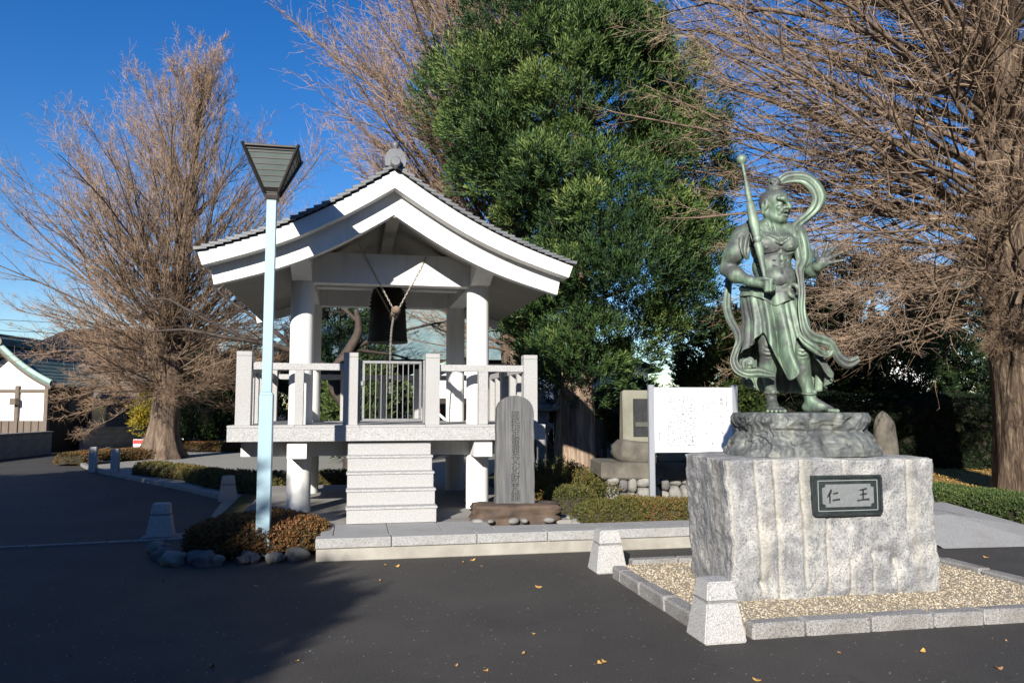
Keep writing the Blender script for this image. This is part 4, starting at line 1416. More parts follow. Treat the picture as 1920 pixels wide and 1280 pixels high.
# legs
B.chain([p(1437, 565, -0.02), p(1438, 612, -0.07), p(1440, 655, -0.10)], [0.13, 0.11, 0.078], 0.03)
B.ell(p(1440, 655, -0.125), (0.062, 0.05, 0.065), k=0.03)
B.chain([p(1440, 660, -0.09), p(1439, 690, -0.04), p(1446, 735, -0.02), p(1447, 752, -0.02)], [0.072, 0.074, 0.044, 0.046], 0.03)
B.chain([p(1478, 565, 0.05), p(1494, 612, 0.0), p(1504, 655, -0.05)], [0.13, 0.11, 0.078], 0.03)
B.ell(p(1505, 656, -0.08), (0.06, 0.05, 0.065), k=0.03)
B.chain([p(1503, 662, -0.04), p(1502, 692, 0.01), p(1517, 735, 0.02), p(1519, 752, 0.03)], [0.074, 0.078, 0.047, 0.048], 0.03)
# feet
B.cap(p(1446, 763, 0.02), p(1450, 762, -0.10), 0.045, 0.042, 0.03)
B.cap(p(1450, 758, -0.06), p(1455, 768, -0.16), 0.040, 0.026, 0.03)
B.cap(p(1443, 768, -0.15), p(1466, 768, -0.15), 0.026, 0.026, 0.03)
for k_ in range(5):
    B.cap(p(1441 + 7 * k_, 768, -0.165), p(1439.5 + 8.0 * k_, 770.5, -0.225 + 0.006 * abs(k_ - 3)), 0.0155 + 0.004 * (k_ == 4), 0.015 + 0.005 * (k_ == 4), 0.008)
B.cap(p(1513, 763, 0.05), p(1535, 764, 0.0), 0.044, 0.040, 0.03)
B.cap(p(1524, 752, 0.02), p(1557, 767, -0.04), 0.046, 0.027, 0.03)
B.cap(p(1553, 768, -0.01), p(1556, 769, -0.085), 0.026, 0.024, 0.03)
for k_ in range(5):
    B.cap(p(1556, 768.5, -0.10 + 0.026 * k_), p(1572 - 2.0 * abs(k_ - 1), 770, -0.115 + 0.028 * k_), 0.0145 + 0.004 * (k_ == 0), 0.014 + 0.006 * (k_ == 0), 0.008)
# head, turned to its left
YAW = R(58)
HF = np.array([math.sin(YAW), -math.cos(YAW), -0.10])
HF /= np.linalg.norm(HF)
HS = np.array([-math.cos(YAW), -math.sin(YAW), 0.0])
HU = np.cross(HF, HS)
if HU[2] < 0:
    HU = -HU
HM = np.stack([HF, HS, HU])
HC = p(1452, 386, -0.01)
def h(f, s_, u_):
    return HC + f * HF + s_ * HS + u_ * HU
B.ell(h(-0.012, 0, 0.040), (0.140, 0.116, 0.118), HM, 0.02)
B.ell(h(0.040, 0, -0.062), (0.092, 0.088, 0.098), HM, 0.03)
B.cap(h(0.085, 0.022, -0.130), h(0.085, -0.022, -0.130), 0.038, 0.038, 0.03)
B.cap(h(-0.03, 0.075, -0.075), h(0.05, 0.055, -0.125), 0.034, 0.030, 0.03)
B.cap(h(-0.03, -0.075, -0.075), h(0.05, -0.055, -0.125), 0.034, 0.030, 0.03)
for s_ in (-1, 1):
    B.ell(h(0.118, s_ * 0.047, 0.004), (0.03, 0.034, 0.020), HM, 0.012, True)
    B.ell(h(0.094, s_ * 0.046, 0.003), (0.022, 0.026, 0.017), HM, 0.004)
    B.chain([h(0.100, s_ * 0.088, 0.045), h(0.122, s_ * 0.05, 0.046), h(0.136, s_ * 0.015, 0.020)], [0.017, 0.022, 0.018], 0.012)
    B.ell(h(0.092, s_ * 0.058, -0.040), (0.03, 0.032, 0.026), HM, 0.015)
    B.cap(h(0.132, s_ * 0.024, -0.034), h(0.128, s_ * 0.026, -0.030), 0.018, 0.016, 0.008)
    B.chain([h(0.128, s_ * 0.034, -0.032), h(0.118, s_ * 0.056, -0.062), h(0.10, s_ * 0.064, -0.095)], [0.010, 0.011, 0.010], 0.010)
    # ear
    B.ell(h(-0.030, s_ * 0.112, -0.004), (0.036, 0.020, 0.062), HM, 0.010)
    B.ell(h(-0.040, s_ * 0.112, -0.066), (0.020, 0.016, 0.030), HM, 0.010)
    B.ell(h(-0.024, s_ * 0.136, 0.002), (0.017, 0.016, 0.038), HM, 0.006, True)
B.chain([h(0.128, 0, 0.028), h(0.150, 0, -0.006), h(0.160, 0, -0.030)], [0.017, 0.019, 0.023], 0.010)
B.ell(h(0.126, 0, -0.080), (0.045, 0.044, 0.017), HM, 0.006, True)
B.chain([h(0.098, 0.052, -0.094), h(0.126, 0.028, -0.066), h(0.138, 0, -0.060), h(0.126, -0.028, -0.066), h(0.098, -0.052, -0.094)], [0.008, 0.011, 0.012, 0.011, 0.008], 0.006)
B.chain([h(0.098, 0.050, -0.100), h(0.122, 0.026, -0.100), h(0.130, 0, -0.098), h(0.122, -0.026, -0.100), h(0.098, -0.050, -0.100)], [0.008, 0.012, 0.013, 0.012, 0.008], 0.006)
for zz in (0.072, 0.090):
    B.chain([h(0.112, 0.05, zz), h(0.124, 0.0, zz - 0.012), h(0.112, -0.05, zz)], [0.004, 0.005, 0.004], 0.006, True)
# hair band and top knot
for zz, rr in ((0.146, 0.066), (0.158, 0.062), (0.170, 0.058)):
    a_ = np.linspace(0, 2 * math.pi, 13)
    ring = [h(-0.012 + rr * math.cos(t_), rr * math.sin(t_), zz) for t_ in a_]
    B.chain(ring, [0.010] * 13, 0.004)
B.ell(h(-0.012, 0, 0.158), (0.062, 0.062, 0.03), HM, 0.01)
B.ell(h(-0.016, 0, 0.215), (0.062, 0.055, 0.056), HM, 0.015)
for q_ in (-0.03, 0.0, 0.03):
    B.chain([h(-0.075, 0.02 + q_, 0.20), h(-0.02, 0.056 + q_ * 0.2, 0.232 + q_), h(0.04, 0.03 + q_, 0.21 + q_)], [0.006, 0.007, 0.006], 0.006, True)
# details laid on the surface
def on(px, py, off=0.0):
    q = p(px, py, 0)
    w = B.surf(q)
    q = p(px, py, w)
    w = B.surf(q)
    return p(px, py, w + off)
def groove(pts, r=0.008, off=0.0):
    Q = [on(*a_, off) for a_ in pts]
    B.chain(Q, [r] * len(Q), 0.010, True)
groove([(1412, 470), (1424, 477), (1440, 477), (1456, 474), (1463, 468)], 0.009)
groove([(1466, 468), (1475, 474), (1488, 470)], 0.009)
groove([(1464, 446), (1464, 460), (1464, 478), (1465, 495), (1467, 512)], 0.008)
for y_ in (488, 499):
    groove([(1450, y_), (1464, y_ + 2), (1476, y_)], 0.006)
for k_ in range(3):
    groove([(1414 + 2 * k_, 482 + 8 * k_), (1424 + 2 * k_, 486 + 8 * k_), (1432 + 2 * k_, 493 + 8 * k_)], 0.006)
    groove([(1490 - 2 * k_, 476 + 8 * k_), (1485 - 2 * k_, 484 + 8 * k_)], 0.006)
groove([(1450, 532), (1462, 537), (1474, 531)], 0.006)
groove([(1446, 418), (1449, 428), (1452, 436)], 0.007)
groove([(1438, 420), (1443, 430)], 0.006)
for y_ in (650, 659, 667):
    groove([(1432, y_), (1441, y_ + 2), (1449, y_)], 0.006)
    groove([(1497, y_), (1505, y_ + 2), (1512, y_)], 0.006)
B.cap(on(1437, 464), on(1437, 464, -0.004), 0.013, 0.011, 0.006)
B.cap(on(1484, 463), on(1484, 463, -0.004), 0.012, 0.010, 0.006)
# necklace
nk = catmull(np.array([(1424, 433), (1434, 442), (1447, 447), (1456, 453), (1464, 456), (1472, 452), (1480, 446), (1489, 440)], float), 26)
for i_, (x_, y_) in enumerate(nk):
    B.ell(on(x_, y_, -0.002), (0.012, 0.010, 0.012 if i_ % 3 else 0.018), None, 0.004)
nk2 = catmull(np.array([(1430, 436), (1447, 441), (1464, 446), (1480, 441)], float), 18)
for i_, (x_, y_) in enumerate(nk2):
    B.ell(on(x_, y_, -0.001), (0.010, 0.008, 0.010), None, 0.003)
for y_, r_ in ((459, .013), (464, .010), (469, .010), (473, .015), (478, .009)):
    B.ell(on(1464, y_, -0.002), (r_, 0.010, r_), None, 0.003)
# anklets
for c_, r_, rs in (((1446, 735, -0.02), 0.056, 0.009), ((1517, 737, 0.02), 0.059, 0.009)):
    C_ = p(*c_)
    a_ = np.linspace(0, 2 * math.pi, 17)
    B.chain([C_ + np.array([r_ * math.cos(t_), r_ * math.sin(t_), 0.008 * math.sin(t_)]) for t_ in a_], [rs] * 17, 0.003)
B.ell(on(1449, 735, -0.004), (0.024, 0.010, 0.024), None, 0.003)
B.ell(on(1527, 735, -0.004), (0.020, 0.012, 0.024), None, 0.003)
V, fs = B.mesh()
obj("body", mesh_np("statue_body", V, fs, BZ, True), st)

# skirt
def shell(name, levels, hem, nphi=220, nv=46, top=None, amp=0.022, seed=0, thick=0.012, phis=None, folds=11, x0=1450):
    """levels: (py, left px, right px, depth half, middle depth); hem: (deg, py); 90 deg faces the viewer"""
    Lv = np.array(levels, float)
    hd = np.array(sorted(hem), float)
    ph = np.linspace(*(phis or (0, 360)), nphi)
    hy = np.interp(ph, hd[:, 0], hd[:, 1])
    ker = np.ones(5) / 5
    hy2 = np.convolve(np.pad(hy, 2, mode='edge'), ker, 'valid')
    ty = Lv[0, 0] if top is None else top
    V = np.zeros((nphi, nv, 3))
    for j in range(nv):
        t = j / (nv - 1)
        py = ty + (hy2 - ty) * t
        l, r_, dh, md = [np.interp(py, Lv[:, 0], Lv[:, k]) for k in (1, 2, 3, 4)]
        c, s_ = np.cos(np.radians(ph)), np.sin(np.radians(ph))
        fold = (np.sin(np.radians(ph) * folds + seed + 1.5 * np.sin(np.radians(ph) * 3 + seed)) + 0.5 * np.sin(np.radians(ph) * folds * 2.3 + 2 * seed)) * amp * min(1, 0.12 + t * 1.1)
        fold = fold - 0.05 * np.exp(-((ph - 88) / 7.0) ** 2) * min(1, t * 2)
        for i in range(nphi):
            px_ = (l[i] + r_[i]) / 2 + (r_[i] - l[i]) / 2 * c[i]
            q = S(px_, py[i], md[i] - dh[i] * s_[i])
            V[i, j] = q + np.array([c[i], -s_[i], 0]) * fold[i]
    i, j = np.meshgrid(np.arange(nphi - 1), np.arange(nv - 1), indexing='ij')
    q = np.stack([i * nv + j, i * nv + j + 1, (i + 1) * nv + j + 1, (i + 1) * nv + j], -1).reshape(-1, 4)
    o = obj(name, mesh_np(name, V.reshape(-1, 3), q, BZ, True), st)
    m = o.modifiers.new("thickness", 'SOLIDIFY')
    m.thickness = thick
    m.offset = 0
    return o
lv = [(538, 1393, 1494, 0.18, 0.02), (560, 1389, 1498, 0.20, 0.02), (600, 1396, 1508, 0.23, 0.01), (640, 1393, 1522, 0.26, 0.0), (665, 1386, 1532, 0.27, 0.0), (700, 1386, 1556, 0.29, 0.02), (740, 1398, 1552, 0.30, 0.02)]
hem = [(0, 712), (8, 700), (18, 672), (30, 658), (42, 646), (52, 626), (60, 652), (66, 684), (74, 706), (82, 713), (88, 712), (91, 680), (97, 655), (106, 636), (114, 620), (122, 630), (134, 645), (150, 652), (165, 664), (180, 676), (192, 712), (205, 724), (230, 732), (270, 737), (310, 736), (335, 732), (350, 722), (360, 712)]
shell("skirt", lv, hem, seed=1.0)
ov = [(536, 1392, 1494, 0.195, 0.015), (560, 1387, 1499, 0.222, 0.015), (600, 1394, 1509, 0.25, 0.01)]
oh = [(0, 562), (30, 562), (55, 563), (70, 570), (80, 574), (90, 568), (105, 559), (130, 554), (180, 556), (270, 565), (360, 562)]
shell("waist_fold", ov, oh, 140, 14, amp=0.006, seed=2.0, folds=7)
# rolled sash round the waist
ph = np.linspace(0, 2 * math.pi, 70)
C = np.array([S((1391 + 1495) / 2 + 52 * math.cos(t_), 541 + 5 * math.sin(t_) ** 2 * (1 if math.sin(t_) > 0 else 0.2), 0.015 - 0.19 * math.sin(t_)) for t_ in ph])
V, q = tubes(C[None], (0.026 + 0.004 * np.sin(ph * 9))[None], 10)
obj("sash", mesh_np("sash", V, q, BZ), st)
a_ = np.linspace(-0.6, 4.6, 24)
C = np.array([S(1488 + 9 * math.cos(t_), 545 - 11 * math.sin(t_), -0.15 - 0.02 * math.sin(t_ * 2)) for t_ in a_])
V, q = tubes(C[None], np.full((1, 24), 0.020), 8)
obj("sash_knot", mesh_np("sash_knot", V, q, BZ), st)

def ribbon(name, ctrl, n=90, thick=0.014, ridges=2, amp=0.009):
    """ctrl: (px, py, depth, width px, twist deg)"""
    C = catmull(np.array(ctrl, float), n)
    P = np.array([S(a[0], a[1], a[2]) for a in C])
    wd = C[:, 3] * PXM
    tw_ = np.radians(C[:, 4])
    t_ = np.gradient(P, axis=0)
    t_ /= np.linalg.norm(t_, axis=1, keepdims=True) + 1e-9
    fwd = np.tile(np.array([0, -1.0, 0]), (n, 1))
    side = np.cross(t_, fwd)
    side /= np.linalg.norm(side, axis=1, keepdims=True) + 1e-9
    nor = np.cross(side, t_)
    W = side * np.cos(tw_)[:, None] + nor * np.sin(tw_)[:, None]
    N_ = np.cross(W, t_)
    m = 15
    s_ = np.linspace(-1, 1, m)
    along = np.arange(n) / n
    V = P[:, None, :] + W[:, None, :] * (s_[None, :, None] * wd[:, None, None] / 2) + N_[:, None, :] * ((np.cos(s_[None, :] * math.pi * ridges + 3 * np.sin(along * 5)[:, None]) * amp - 0.35 * amp * 3 * s_[None, :] ** 2)[..., None] * (wd / 0.1)[:, None, None].clip(0.4, 1.3))
    i, j = np.meshgrid(np.arange(n - 1), np.arange(m - 1), indexing='ij')
    q = np.stack([i * m + j, i * m + j + 1, (i + 1) * m + j + 1, (i + 1) * m + j], -1).reshape(-1, 4)
    o = obj(name, mesh_np(name, V.reshape(-1, 3), q, BZ, True), st)
    md = o.modifiers.new("thickness", 'SOLIDIFY')
    md.thickness = thick
    md.offset = 0
    return o
ribbon("scarf", [(1458, 345, 0.02, 10, 20), (1463, 340, 0.04, 16, 15), (1476, 333, 0.06, 22, 10), (1496, 331, 0.08, 25, 15), (1514, 335, 0.09, 28, 25), (1530, 350, 0.10, 28, 25), (1537, 370, 0.10, 25, 20), (1531, 389, 0.10, 20, 30), (1517, 404, 0.09, 16, 30), (1502, 416, 0.06, 15, 25), (1494, 425, 0.02, 18, 20), (1497, 440, -0.04, 26, 10), (1503, 462, -0.05, 28, 5), (1506, 485, -0.06, 24, 20), (1500, 505, -0.11, 18, 35), (1502, 525, -0.15, 14, 40), (1504, 548, -0.18, 13, 30), (1503, 575, -0.19, 13, 30), (1506, 600, -0.20, 13, 25), (1512, 620, -0.20, 15, 15), (1524, 633, -0.17, 18, 0), (1541, 638, -0.12, 18, -10), (1557, 643, -0.09, 16, 20), (1566, 656, -0.06, 16, 40), (1575, 671, -0.03, 17, 20), (1588, 680, 0.0, 19, 0), (1600, 679, 0.02, 17, -20), (1611, 673, 0.04, 12, -30)], 190)
ribbon("scarf_fold", [(1500, 628, -0.19, 8, 10), (1512, 642, -0.20, 12, 0), (1526, 652, -0.18, 14, 0), (1541, 660, -0.12, 15, 20), (1552, 662, -0.08, 13, 40), (1560, 655, -0.07, 8, 40)], 50)
ribbon("scarf_tail", [(1400, 432, 0.10, 16, 0), (1384, 470, 0.14, 16, 20), (1370, 510, 0.12, 14, 30), (1366, 545, 0.08, 13, 35), (1364, 575, 0.02, 15, 30), (1371, 600, -0.06, 15, 25), (1383, 622, -0.14, 14, 25), (1386, 640, -0.20, 13, 30), (1380, 658, -0.24, 13, 35), (1376, 676, -0.27, 14, 30), (1384, 692, -0.29, 15, 20), (1402, 699, -0.30, 16, 10), (1422, 698, -0.28, 16, 0), (1440, 701, -0.25, 12, 0), (1453, 704, -0.22, 5, 0)], 130)
ribbon("scarf_curl", [(1394, 690, -0.30, 10, 20), (1397, 678, -0.31, 18, 40), (1408, 676, -0.30, 22, 60), (1416, 684, -0.27, 16, 80)], 30)
ribbon("shoulder_drape", [(1412, 414, 0.06, 14, 0), (1402, 426, -0.06, 18, 0), (1396, 444, -0.17, 18, 5), (1396, 462, -0.20, 16, 15), (1399, 476, -0.20, 12, 20), (1402, 486, -0.17, 5, 20)], 50)
ribbon("neck_drape", [(1412, 418, 0.10, 20, 0), (1414, 436, -0.15, 16, 10), (1418, 452, -0.19, 12, 20)], 30)

# staff: one turned profile along a straight line
pa, pb = S(1390.6, 299, -0.16), S(1435, 526, -0.285)
ax = pb - pa
Ls = np.linalg.norm(ax)
f_ = lambda y: (y - 299) / (526 - 299)
prof = [(0.002, -0.045), (0.03, -0.038), (0.045, -0.015), (0.047, 0.005), (0.040, 0.03), (0.020, 0.047), (0.018, 0.055), (0.013, 0.07), (0.014, f_(330) * Ls), (0.026, f_(360) * Ls), (0.032, f_(366) * Ls), (0.026, f_(370) * Ls), (0.028, f_(381) * Ls), (0.036, f_(384) * Ls), (0.045, f_(400) * Ls), (0.048, f_(420) * Ls), (0.040, f_(440) * Ls), (0.034, f_(446) * Ls), (0.044, f_(450) * Ls), (0.030, f_(456) * Ls), (0.044, f_(459) * Ls), (0.040, f_(466) * Ls), (0.028, f_(490) * Ls), (0.017, f_(515) * Ls), (0.014, Ls)]
V, fs = lathe([(a_[0] * 1.0, a_[1]) for a_ in prof], 16)
a8 = np.arctan2(V[:, 1], V[:, 0])
rr = np.hypot(V[:, 0], V[:, 1])
faceted = V[:, 2] > 0.06
V[faceted, 0] *= (0.9 + 0.12 * np.abs(np.cos(2 * a8[faceted])))
V[faceted, 1] *= (0.9 + 0.12 * np.abs(np.cos(2 * a8[faceted])))
qd = np.array(Vector(ax).to_track_quat('Z', 'Y').to_matrix())
obj("staff", sharp(mesh_np("staff", V @ qd.T + pa, fs, BZ), 50), st)

# rock under the feet
def m_rockbronze():
    a = NT("bronze_rock_patina")
    v = a.coords()
    n1 = a.noise(5, 6, 0.65, v, 0.8)
    n2 = a.noise(16, 5, 0.65, a.coords((1, 1, 0.5)), 1.0)
    c = a.ramp(n1, [(0.32, (0.05, 0.056, 0.058)), (0.50, (0.11, 0.118, 0.116)), (0.62, (0.17, 0.18, 0.165)), (0.76, (0.28, 0.27, 0.215))])
    c = a.mix(a.ramp(n2, [(0.58, 0.0), (0.70, 0.6)]), c, (0.215, 0.205, 0.16))
    c = a.mix(a.ramp(n2, [(0.30, 0.7), (0.42, 0.0)]), c, (0.025, 0.028, 0.028))
    return a.done(c, 0.6, a.bump(n2, 0.4, 0.01), 0.2, 0.4)
MAT['bronzerock'] = m_rockbronze()
top_z = S(1500, 773.5, -0.05)[2]
nphi, nz_ = 300, 64
ph = np.arange(nphi) / nphi * 2 * math.pi
prof_h = np.array([0, 0.12, 0.30, 0.48, 0.58, 0.66, 0.78, 0.90, 1.0])
prof_r = np.array([1.0, 0.985, 0.93, 0.87, 0.825, 0.85, 0.885, 0.885, 0.85])
VV = []
for j in range(nz_):
    t_ = j / (nz_ - 1)
    rr_ = np.interp(t_, prof_h, prof_r)
    c, s_ = np.cos(ph), np.sin(ph)
    e = 2 / 3.2
    X = np.sign(c) * np.abs(c) ** e * 0.665 * rr_
    Y = np.sign(s_) * np.abs(s_) ** e * 0.455 * rr_
    VV.append(np.stack([X, Y, np.full(nphi, t_ * top_z)], 1))
for k_, t_ in enumerate((0.93, 0.7, 0.4, 0.05)):
    last = VV[nz_ - 1].copy()
    last[:, 0] *= t_
    last[:, 1] *= t_
    VV.append(last)
VV = np.array(VV)
P = VV.reshape(-1, 3)
wp = P + 0.10 * np.stack([fbm(P * 5, 3, 31), fbm(P * 5 + 9, 3, 32), fbm(P * 5 + 17, 3, 33)], 1)
n1 = fbm(wp * np.array([4.2, 4.2, 4.0]), 4, 9)
n2 = 1 - np.abs(fbm(wp * np.array([7.5, 7.5, 5.0]) + 5, 5, 12)) * 3.0
rad = np.stack([P[:, 0], P[:, 1], 0 * P[:, 0]], 1)
rad /= np.linalg.norm(rad, axis=1, keepdims=True) + 1e-6
lim = np.repeat((np.arange(len(VV)) < nz_ + 1), nphi)
mid = np.clip(np.sin(np.clip(P[:, 2] / top_z, 0, 1) * math.pi) + 0.35, 0, 1)
P = P + rad * ((0.075 * n1 + 0.045 * n2 - 0.03) * lim * mid)[:, None]
P[:, 2] += np.where(P[:, 2] > top_z * 0.97, 0.010 * n1, 0.018 * n1 * np.clip(P[:, 2] / top_z * 4, 0, 1))
m_ = len(VV)
i, j = np.meshgrid(np.arange(m_ - 1), np.arange(nphi), indexing='ij')
q = np.stack([i * nphi + j, i * nphi + (j + 1) % nphi, (i + 1) * nphi + (j + 1) % nphi, (i + 1) * nphi + j], -1).reshape(-1, 4)
obj("rock_base", mesh_np("rock_base", P, q, MAT['bronzerock'], True), st, (0.0, 0.0, 0.002), (0, 0, _al + GRID))
# ------------------------------------------------------------------ buildings
def gable_house(parent, x0, x1, y0, y1, z_e, z_r, over, mat, t=0.09, verge=0.3, sag=0.0, cx=None, n=8):
    """ridge along y; roof slopes left and right"""
    cx = (x0 + x1) / 2 if cx is None else cx
    out = []
    for s, xe in ((-1, x0 - over), (1, x1 + over)):
        top = []
        for i in range(n + 1):
            u_ = i / n
            top.append((cx + (xe - cx) * u_, z_r + (z_e - z_r) * u_ - sag * math.sin(math.pi * u_)))
        bot = [(p_[0], p_[1] - t) for p_ in top]
        if s < 0:
            top, bot = top[::-1], bot[::-1]
        out.append(strip_prism("roof_slope", top, bot, y0 - verge, y1 + verge, mat, parent))
    return out

gh = thing("temple_gatehouse", "low gatehouse with green copper roof and white plaster gable", "gatehouse", (-18.1, 28.0, 0), R(-2))
gable_house(gh, -1.55, 1.55, 0, 3.0, 2.45, 3.80, 0.38, MAT['copper'], 0.10, 0.55, 0.13)
# courses of the copper sheets and rolls along the verge
for s in (1, -1):
    for k in range(1, 9):
        u_ = k / 9
        zz = 3.80 + (2.45 - 3.80) * u_ - 0.13 * math.sin(math.pi * u_)
        box("copper_course", s * 1.93 * u_ - 0.012, s * 1.93 * u_ + 0.012, -0.53, 3.53, zz + 0.001, zz + 0.014, MAT['copper'], gh, 0)
    c_ = [(s * 1.95 * u_, 3.86 + (2.45 - 3.80) * u_ - 0.13 * math.sin(math.pi * u_)) for u_ in np.linspace(0.03, 1, 12)]
    C = np.array([[(a, -0.50, b) for a, b in c_]])
    V, q = tubes(C, np.full((1, 12), 0.085), 10)
    MAT.setdefault('copper_pale', simple("pale_verdigris", (0.26, 0.40, 0.33), (0.36, 0.50, 0.42), 5, 0.7, 20, 0.1, 0.004))
    obj("verge_roll", mesh_np("verge_roll", V, q, MAT['copper_pale']), gh)
    V, q = tubes(C - np.array([0, -0.03, 0.20]), np.full((1, 12), 0.075), 6)
    obj("verge_board", mesh_np("verge_board", V, q, MAT['wood'], False), gh)
rdg = box("ridge", -0.13, 0.13, -0.55, 3.5, 3.78, 4.06, MAT['copper'], gh, 0.02)
V, fs = lathe([(0.0, -0.05), (0.16, -0.05), (0.17, 0.05), (0.0, 0.05)], 16)
obj("ridge_end", sharp(mesh_np("ridge_end", V, fs, MAT['monument'])), rdg, (0.0, -2.06, 0.02), (math.pi / 2, 0, 0))
wallz = [(-1.5, 1.1), (1.5, 1.1), (1.5, 2.35), (0, 3.5), (-1.5, 2.35)]
prism("gable_wall", wallz, 0.0, 0.15, MAT['plaster'], gh)
box("lintel", -1.6, 1.6, -0.06, -0.002, 2.16, 2.27, MAT['wood'], gh, 0.005)
box("plank_skirt", -1.5, 1.44, -0.045, -0.002, 0.42, 1.16, MAT['wood'], gh, 0.004)
for k in range(11):
    box("batten", -1.45 + k * 0.27, -1.42 + k * 0.27, -0.06, -0.046, 0.42, 1.15, MAT['darkwood'], gh, 0)
for x in (1.52, 0.45, -1.0):
    box("post", x - 0.07, x + 0.07, -0.10, 0.06, 0.0, 2.4, MAT['wood'], gh, 0.005)
box("light_box", 0.33, 0.55, -0.30, -0.11, 1.72, 1.95, MAT['wood'], gh, 0.01)
box("side_wall", 1.30, 1.42, 0.15, 3.0, 0.0, 2.4, MAT['darkwood'], gh, 0.004)
box("rear_wall", -1.5, 1.42, 2.9, 3.05, 0.0, 2.4, MAT['plaster'], gh, 0.004)
box("far_side_wall", -1.5, -1.36, 0.15, 2.9, 0.0, 2.4, MAT['plaster'], gh, 0.004)
for k in range(9):
    box("rafter", 1.2, 1.88, 0.1 + k * 0.36, 0.17 + k * 0.36, 2.33, 2.42, MAT['darkwood'], gh, 0)
box("notice", 1.425, 1.435, 1.4, 2.3, 1.5, 1.95, MAT['greywall'], gh, 0)
def block_wall(label, a, b, hgt):
    d_ = Vector(b) - Vector(a)
    t = thing("block_wall", label, "wall", (a[0], a[1], 0), math.atan2(d_.y, d_.x))
    L_ = d_.length
    rows = 4
    for r_ in range(rows):
        x = -0.2 if r_ % 2 else 0.0
        while x < L_:
            xa, xb = max(0, x), min(L_, x + 0.85)
            if xb - xa > 0.05:
                box("block", xa + 0.006, xb - 0.006, -0.1, 0.1, r_ * hgt / rows + 0.003, (r_ + 1) * hgt / rows - 0.006, MAT['blockwall'], t, 0.008)
            x += 0.85
    box("wall_core", 0.01, L_ - 0.01, -0.085, 0.085, 0.0, hgt, MAT['blockwall'], t, 0)
    box("coping", -0.03, L_ + 0.03, -0.14, 0.14, hgt, hgt + 0.06, MAT['blockwall'], t, 0.01)
block_wall("low grey block wall running up to the copper-roofed gatehouse", (-15.7, 20.5), (-16.25, 27.6), 0.74)
block_wall("low grey block wall beyond the gatehouse's dark entrance", (-16.2, 29.6), (-15.6, 33.5), 0.80)

dh = thing("grey_house", "grey two-storey house with dark ribbed metal roof behind the gatehouse", "house", (-17.5, 34.0, 0), R(-3))
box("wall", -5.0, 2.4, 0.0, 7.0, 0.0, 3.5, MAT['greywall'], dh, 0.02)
# ridge along x
V = np.array([(-5.4, -0.5, 3.45), (2.8, -0.5, 3.45), (2.4, 3.5, 5.4), (-4.2, 3.5, 5.4), (-5.4, 7.5, 3.45), (2.8, 7.5, 3.45),
              (-5.4, -0.5, 3.35), (2.8, -0.5, 3.35), (2.8, 7.5, 3.35), (-5.4, 7.5, 3.35)])
rf = obj("roof", mesh_np("roof", V, [np.array([[0, 1, 2, 3], [5, 4, 3, 2], [6, 7, 1, 0], [7, 8, 5, 1], [8, 9, 4, 5], [9, 6, 0, 4], [9, 8, 7, 6]]), np.array([[1, 5, 2], [4, 0, 3]])], MAT['blackroof'], False), dh)
for k in range(26):
    u_ = k / 25
    a = Vector((-5.35 + 8.1 * u_, -0.5, 3.46))
    b = Vector((-4.2 + 6.6 * u_, 3.5, 5.41))
    d_ = b - a
    o = obj("roof_rib", box_me(0.03, 0.035, 4.45, MAT['blackroof'], 0), rf, (a + b) / 2)
    o.rotation_euler = d_.to_track_quat('Z', 'Y').to_euler()
    o.scale = (1, 1, d_.length / 4.45)
def window(parent, x0, x1, y, z0, z1, frame_mat):
    w = box("window", x0, x1, y - 0.04, y - 0.002, z0, z1, frame_mat, parent, 0.004)
    g_ = box("pane", -(x1 - x0) / 2 + 0.05, (x1 - x0) / 2 - 0.05, -0.026, -0.021, -(z1 - z0) / 2 + 0.05, (z1 - z0) / 2 - 0.05, MAT['glass'], w, 0)
    return w
window(dh, 1.55, 1.95, 0.0, 0.75, 1.75, MAT['alu'])
window(dh, -0.9, 0.9, 0.0, 0.6, 1.7, MAT['darkwood'])
box("door_canopy", 0.2, 1.3, -0.6, -0.01, 1.9, 1.98, MAT['blackroof'], dh, 0.01)
wb = thing("white_building", "plain white block far behind the dark ribbed roof", "building", (-33, 46, 0), 0)
box("wall", -6, 2.5, 0, 8, 0, 5.85, MAT['plaster'], wb, 0.02)
box("parapet", -6.1, 2.6, -0.1, 8.1, 5.85, 6.0, MAT['greywall'], wb, 0.02)
for k in range(3):
    window(wb, -4.5 + 2.3 * k, -3.3 + 2.3 * k, 0.0, 2.5, 3.7, MAT['alu'])

th_ = thing("temple_hall", "temple hall with broad pale blue-green copper roof seen through the tower", "temple", (-4.7, 36.0, 0), R(6))
box("wall", -4.6, 4.6, 1.5, 8, 0, 3.6, MAT['darkwood'], th_, 0.02)
V = np.array([(-6.6, 0.0, 4.05), (6.6, 0.0, 4.05), (4.2, 4.6, 7.3), (-4.2, 4.6, 7.3), (-6.6, 9.2, 4.05), (6.6, 9.2, 4.05), (-6.6, 0, 3.85), (6.6, 0, 3.85), (6.6, 9.2, 3.85), (-6.6, 9.2, 3.85)])
rf = obj("roof", mesh_np("roof", V, [np.array([[0, 1, 2, 3], [5, 4, 3, 2], [6, 7, 1, 0], [7, 8, 5, 1], [8, 9, 4, 5], [9, 6, 0, 4], [9, 8, 7, 6]]), np.array([[1, 5, 2], [4, 0, 3]])], MAT['copper_far'], False), th_)
for k in range(1, 17):
    u_ = k / 17
    y_, z_ = 4.6 * u_, 4.05 + 3.25 * u_
    hx = 6.6 - 2.4 * u_
    box("roof_course", -hx, hx, y_ - 0.012, y_ + 0.03, z_ + 0.001, z_ + 0.03, MAT['copper_far'], rf, 0)
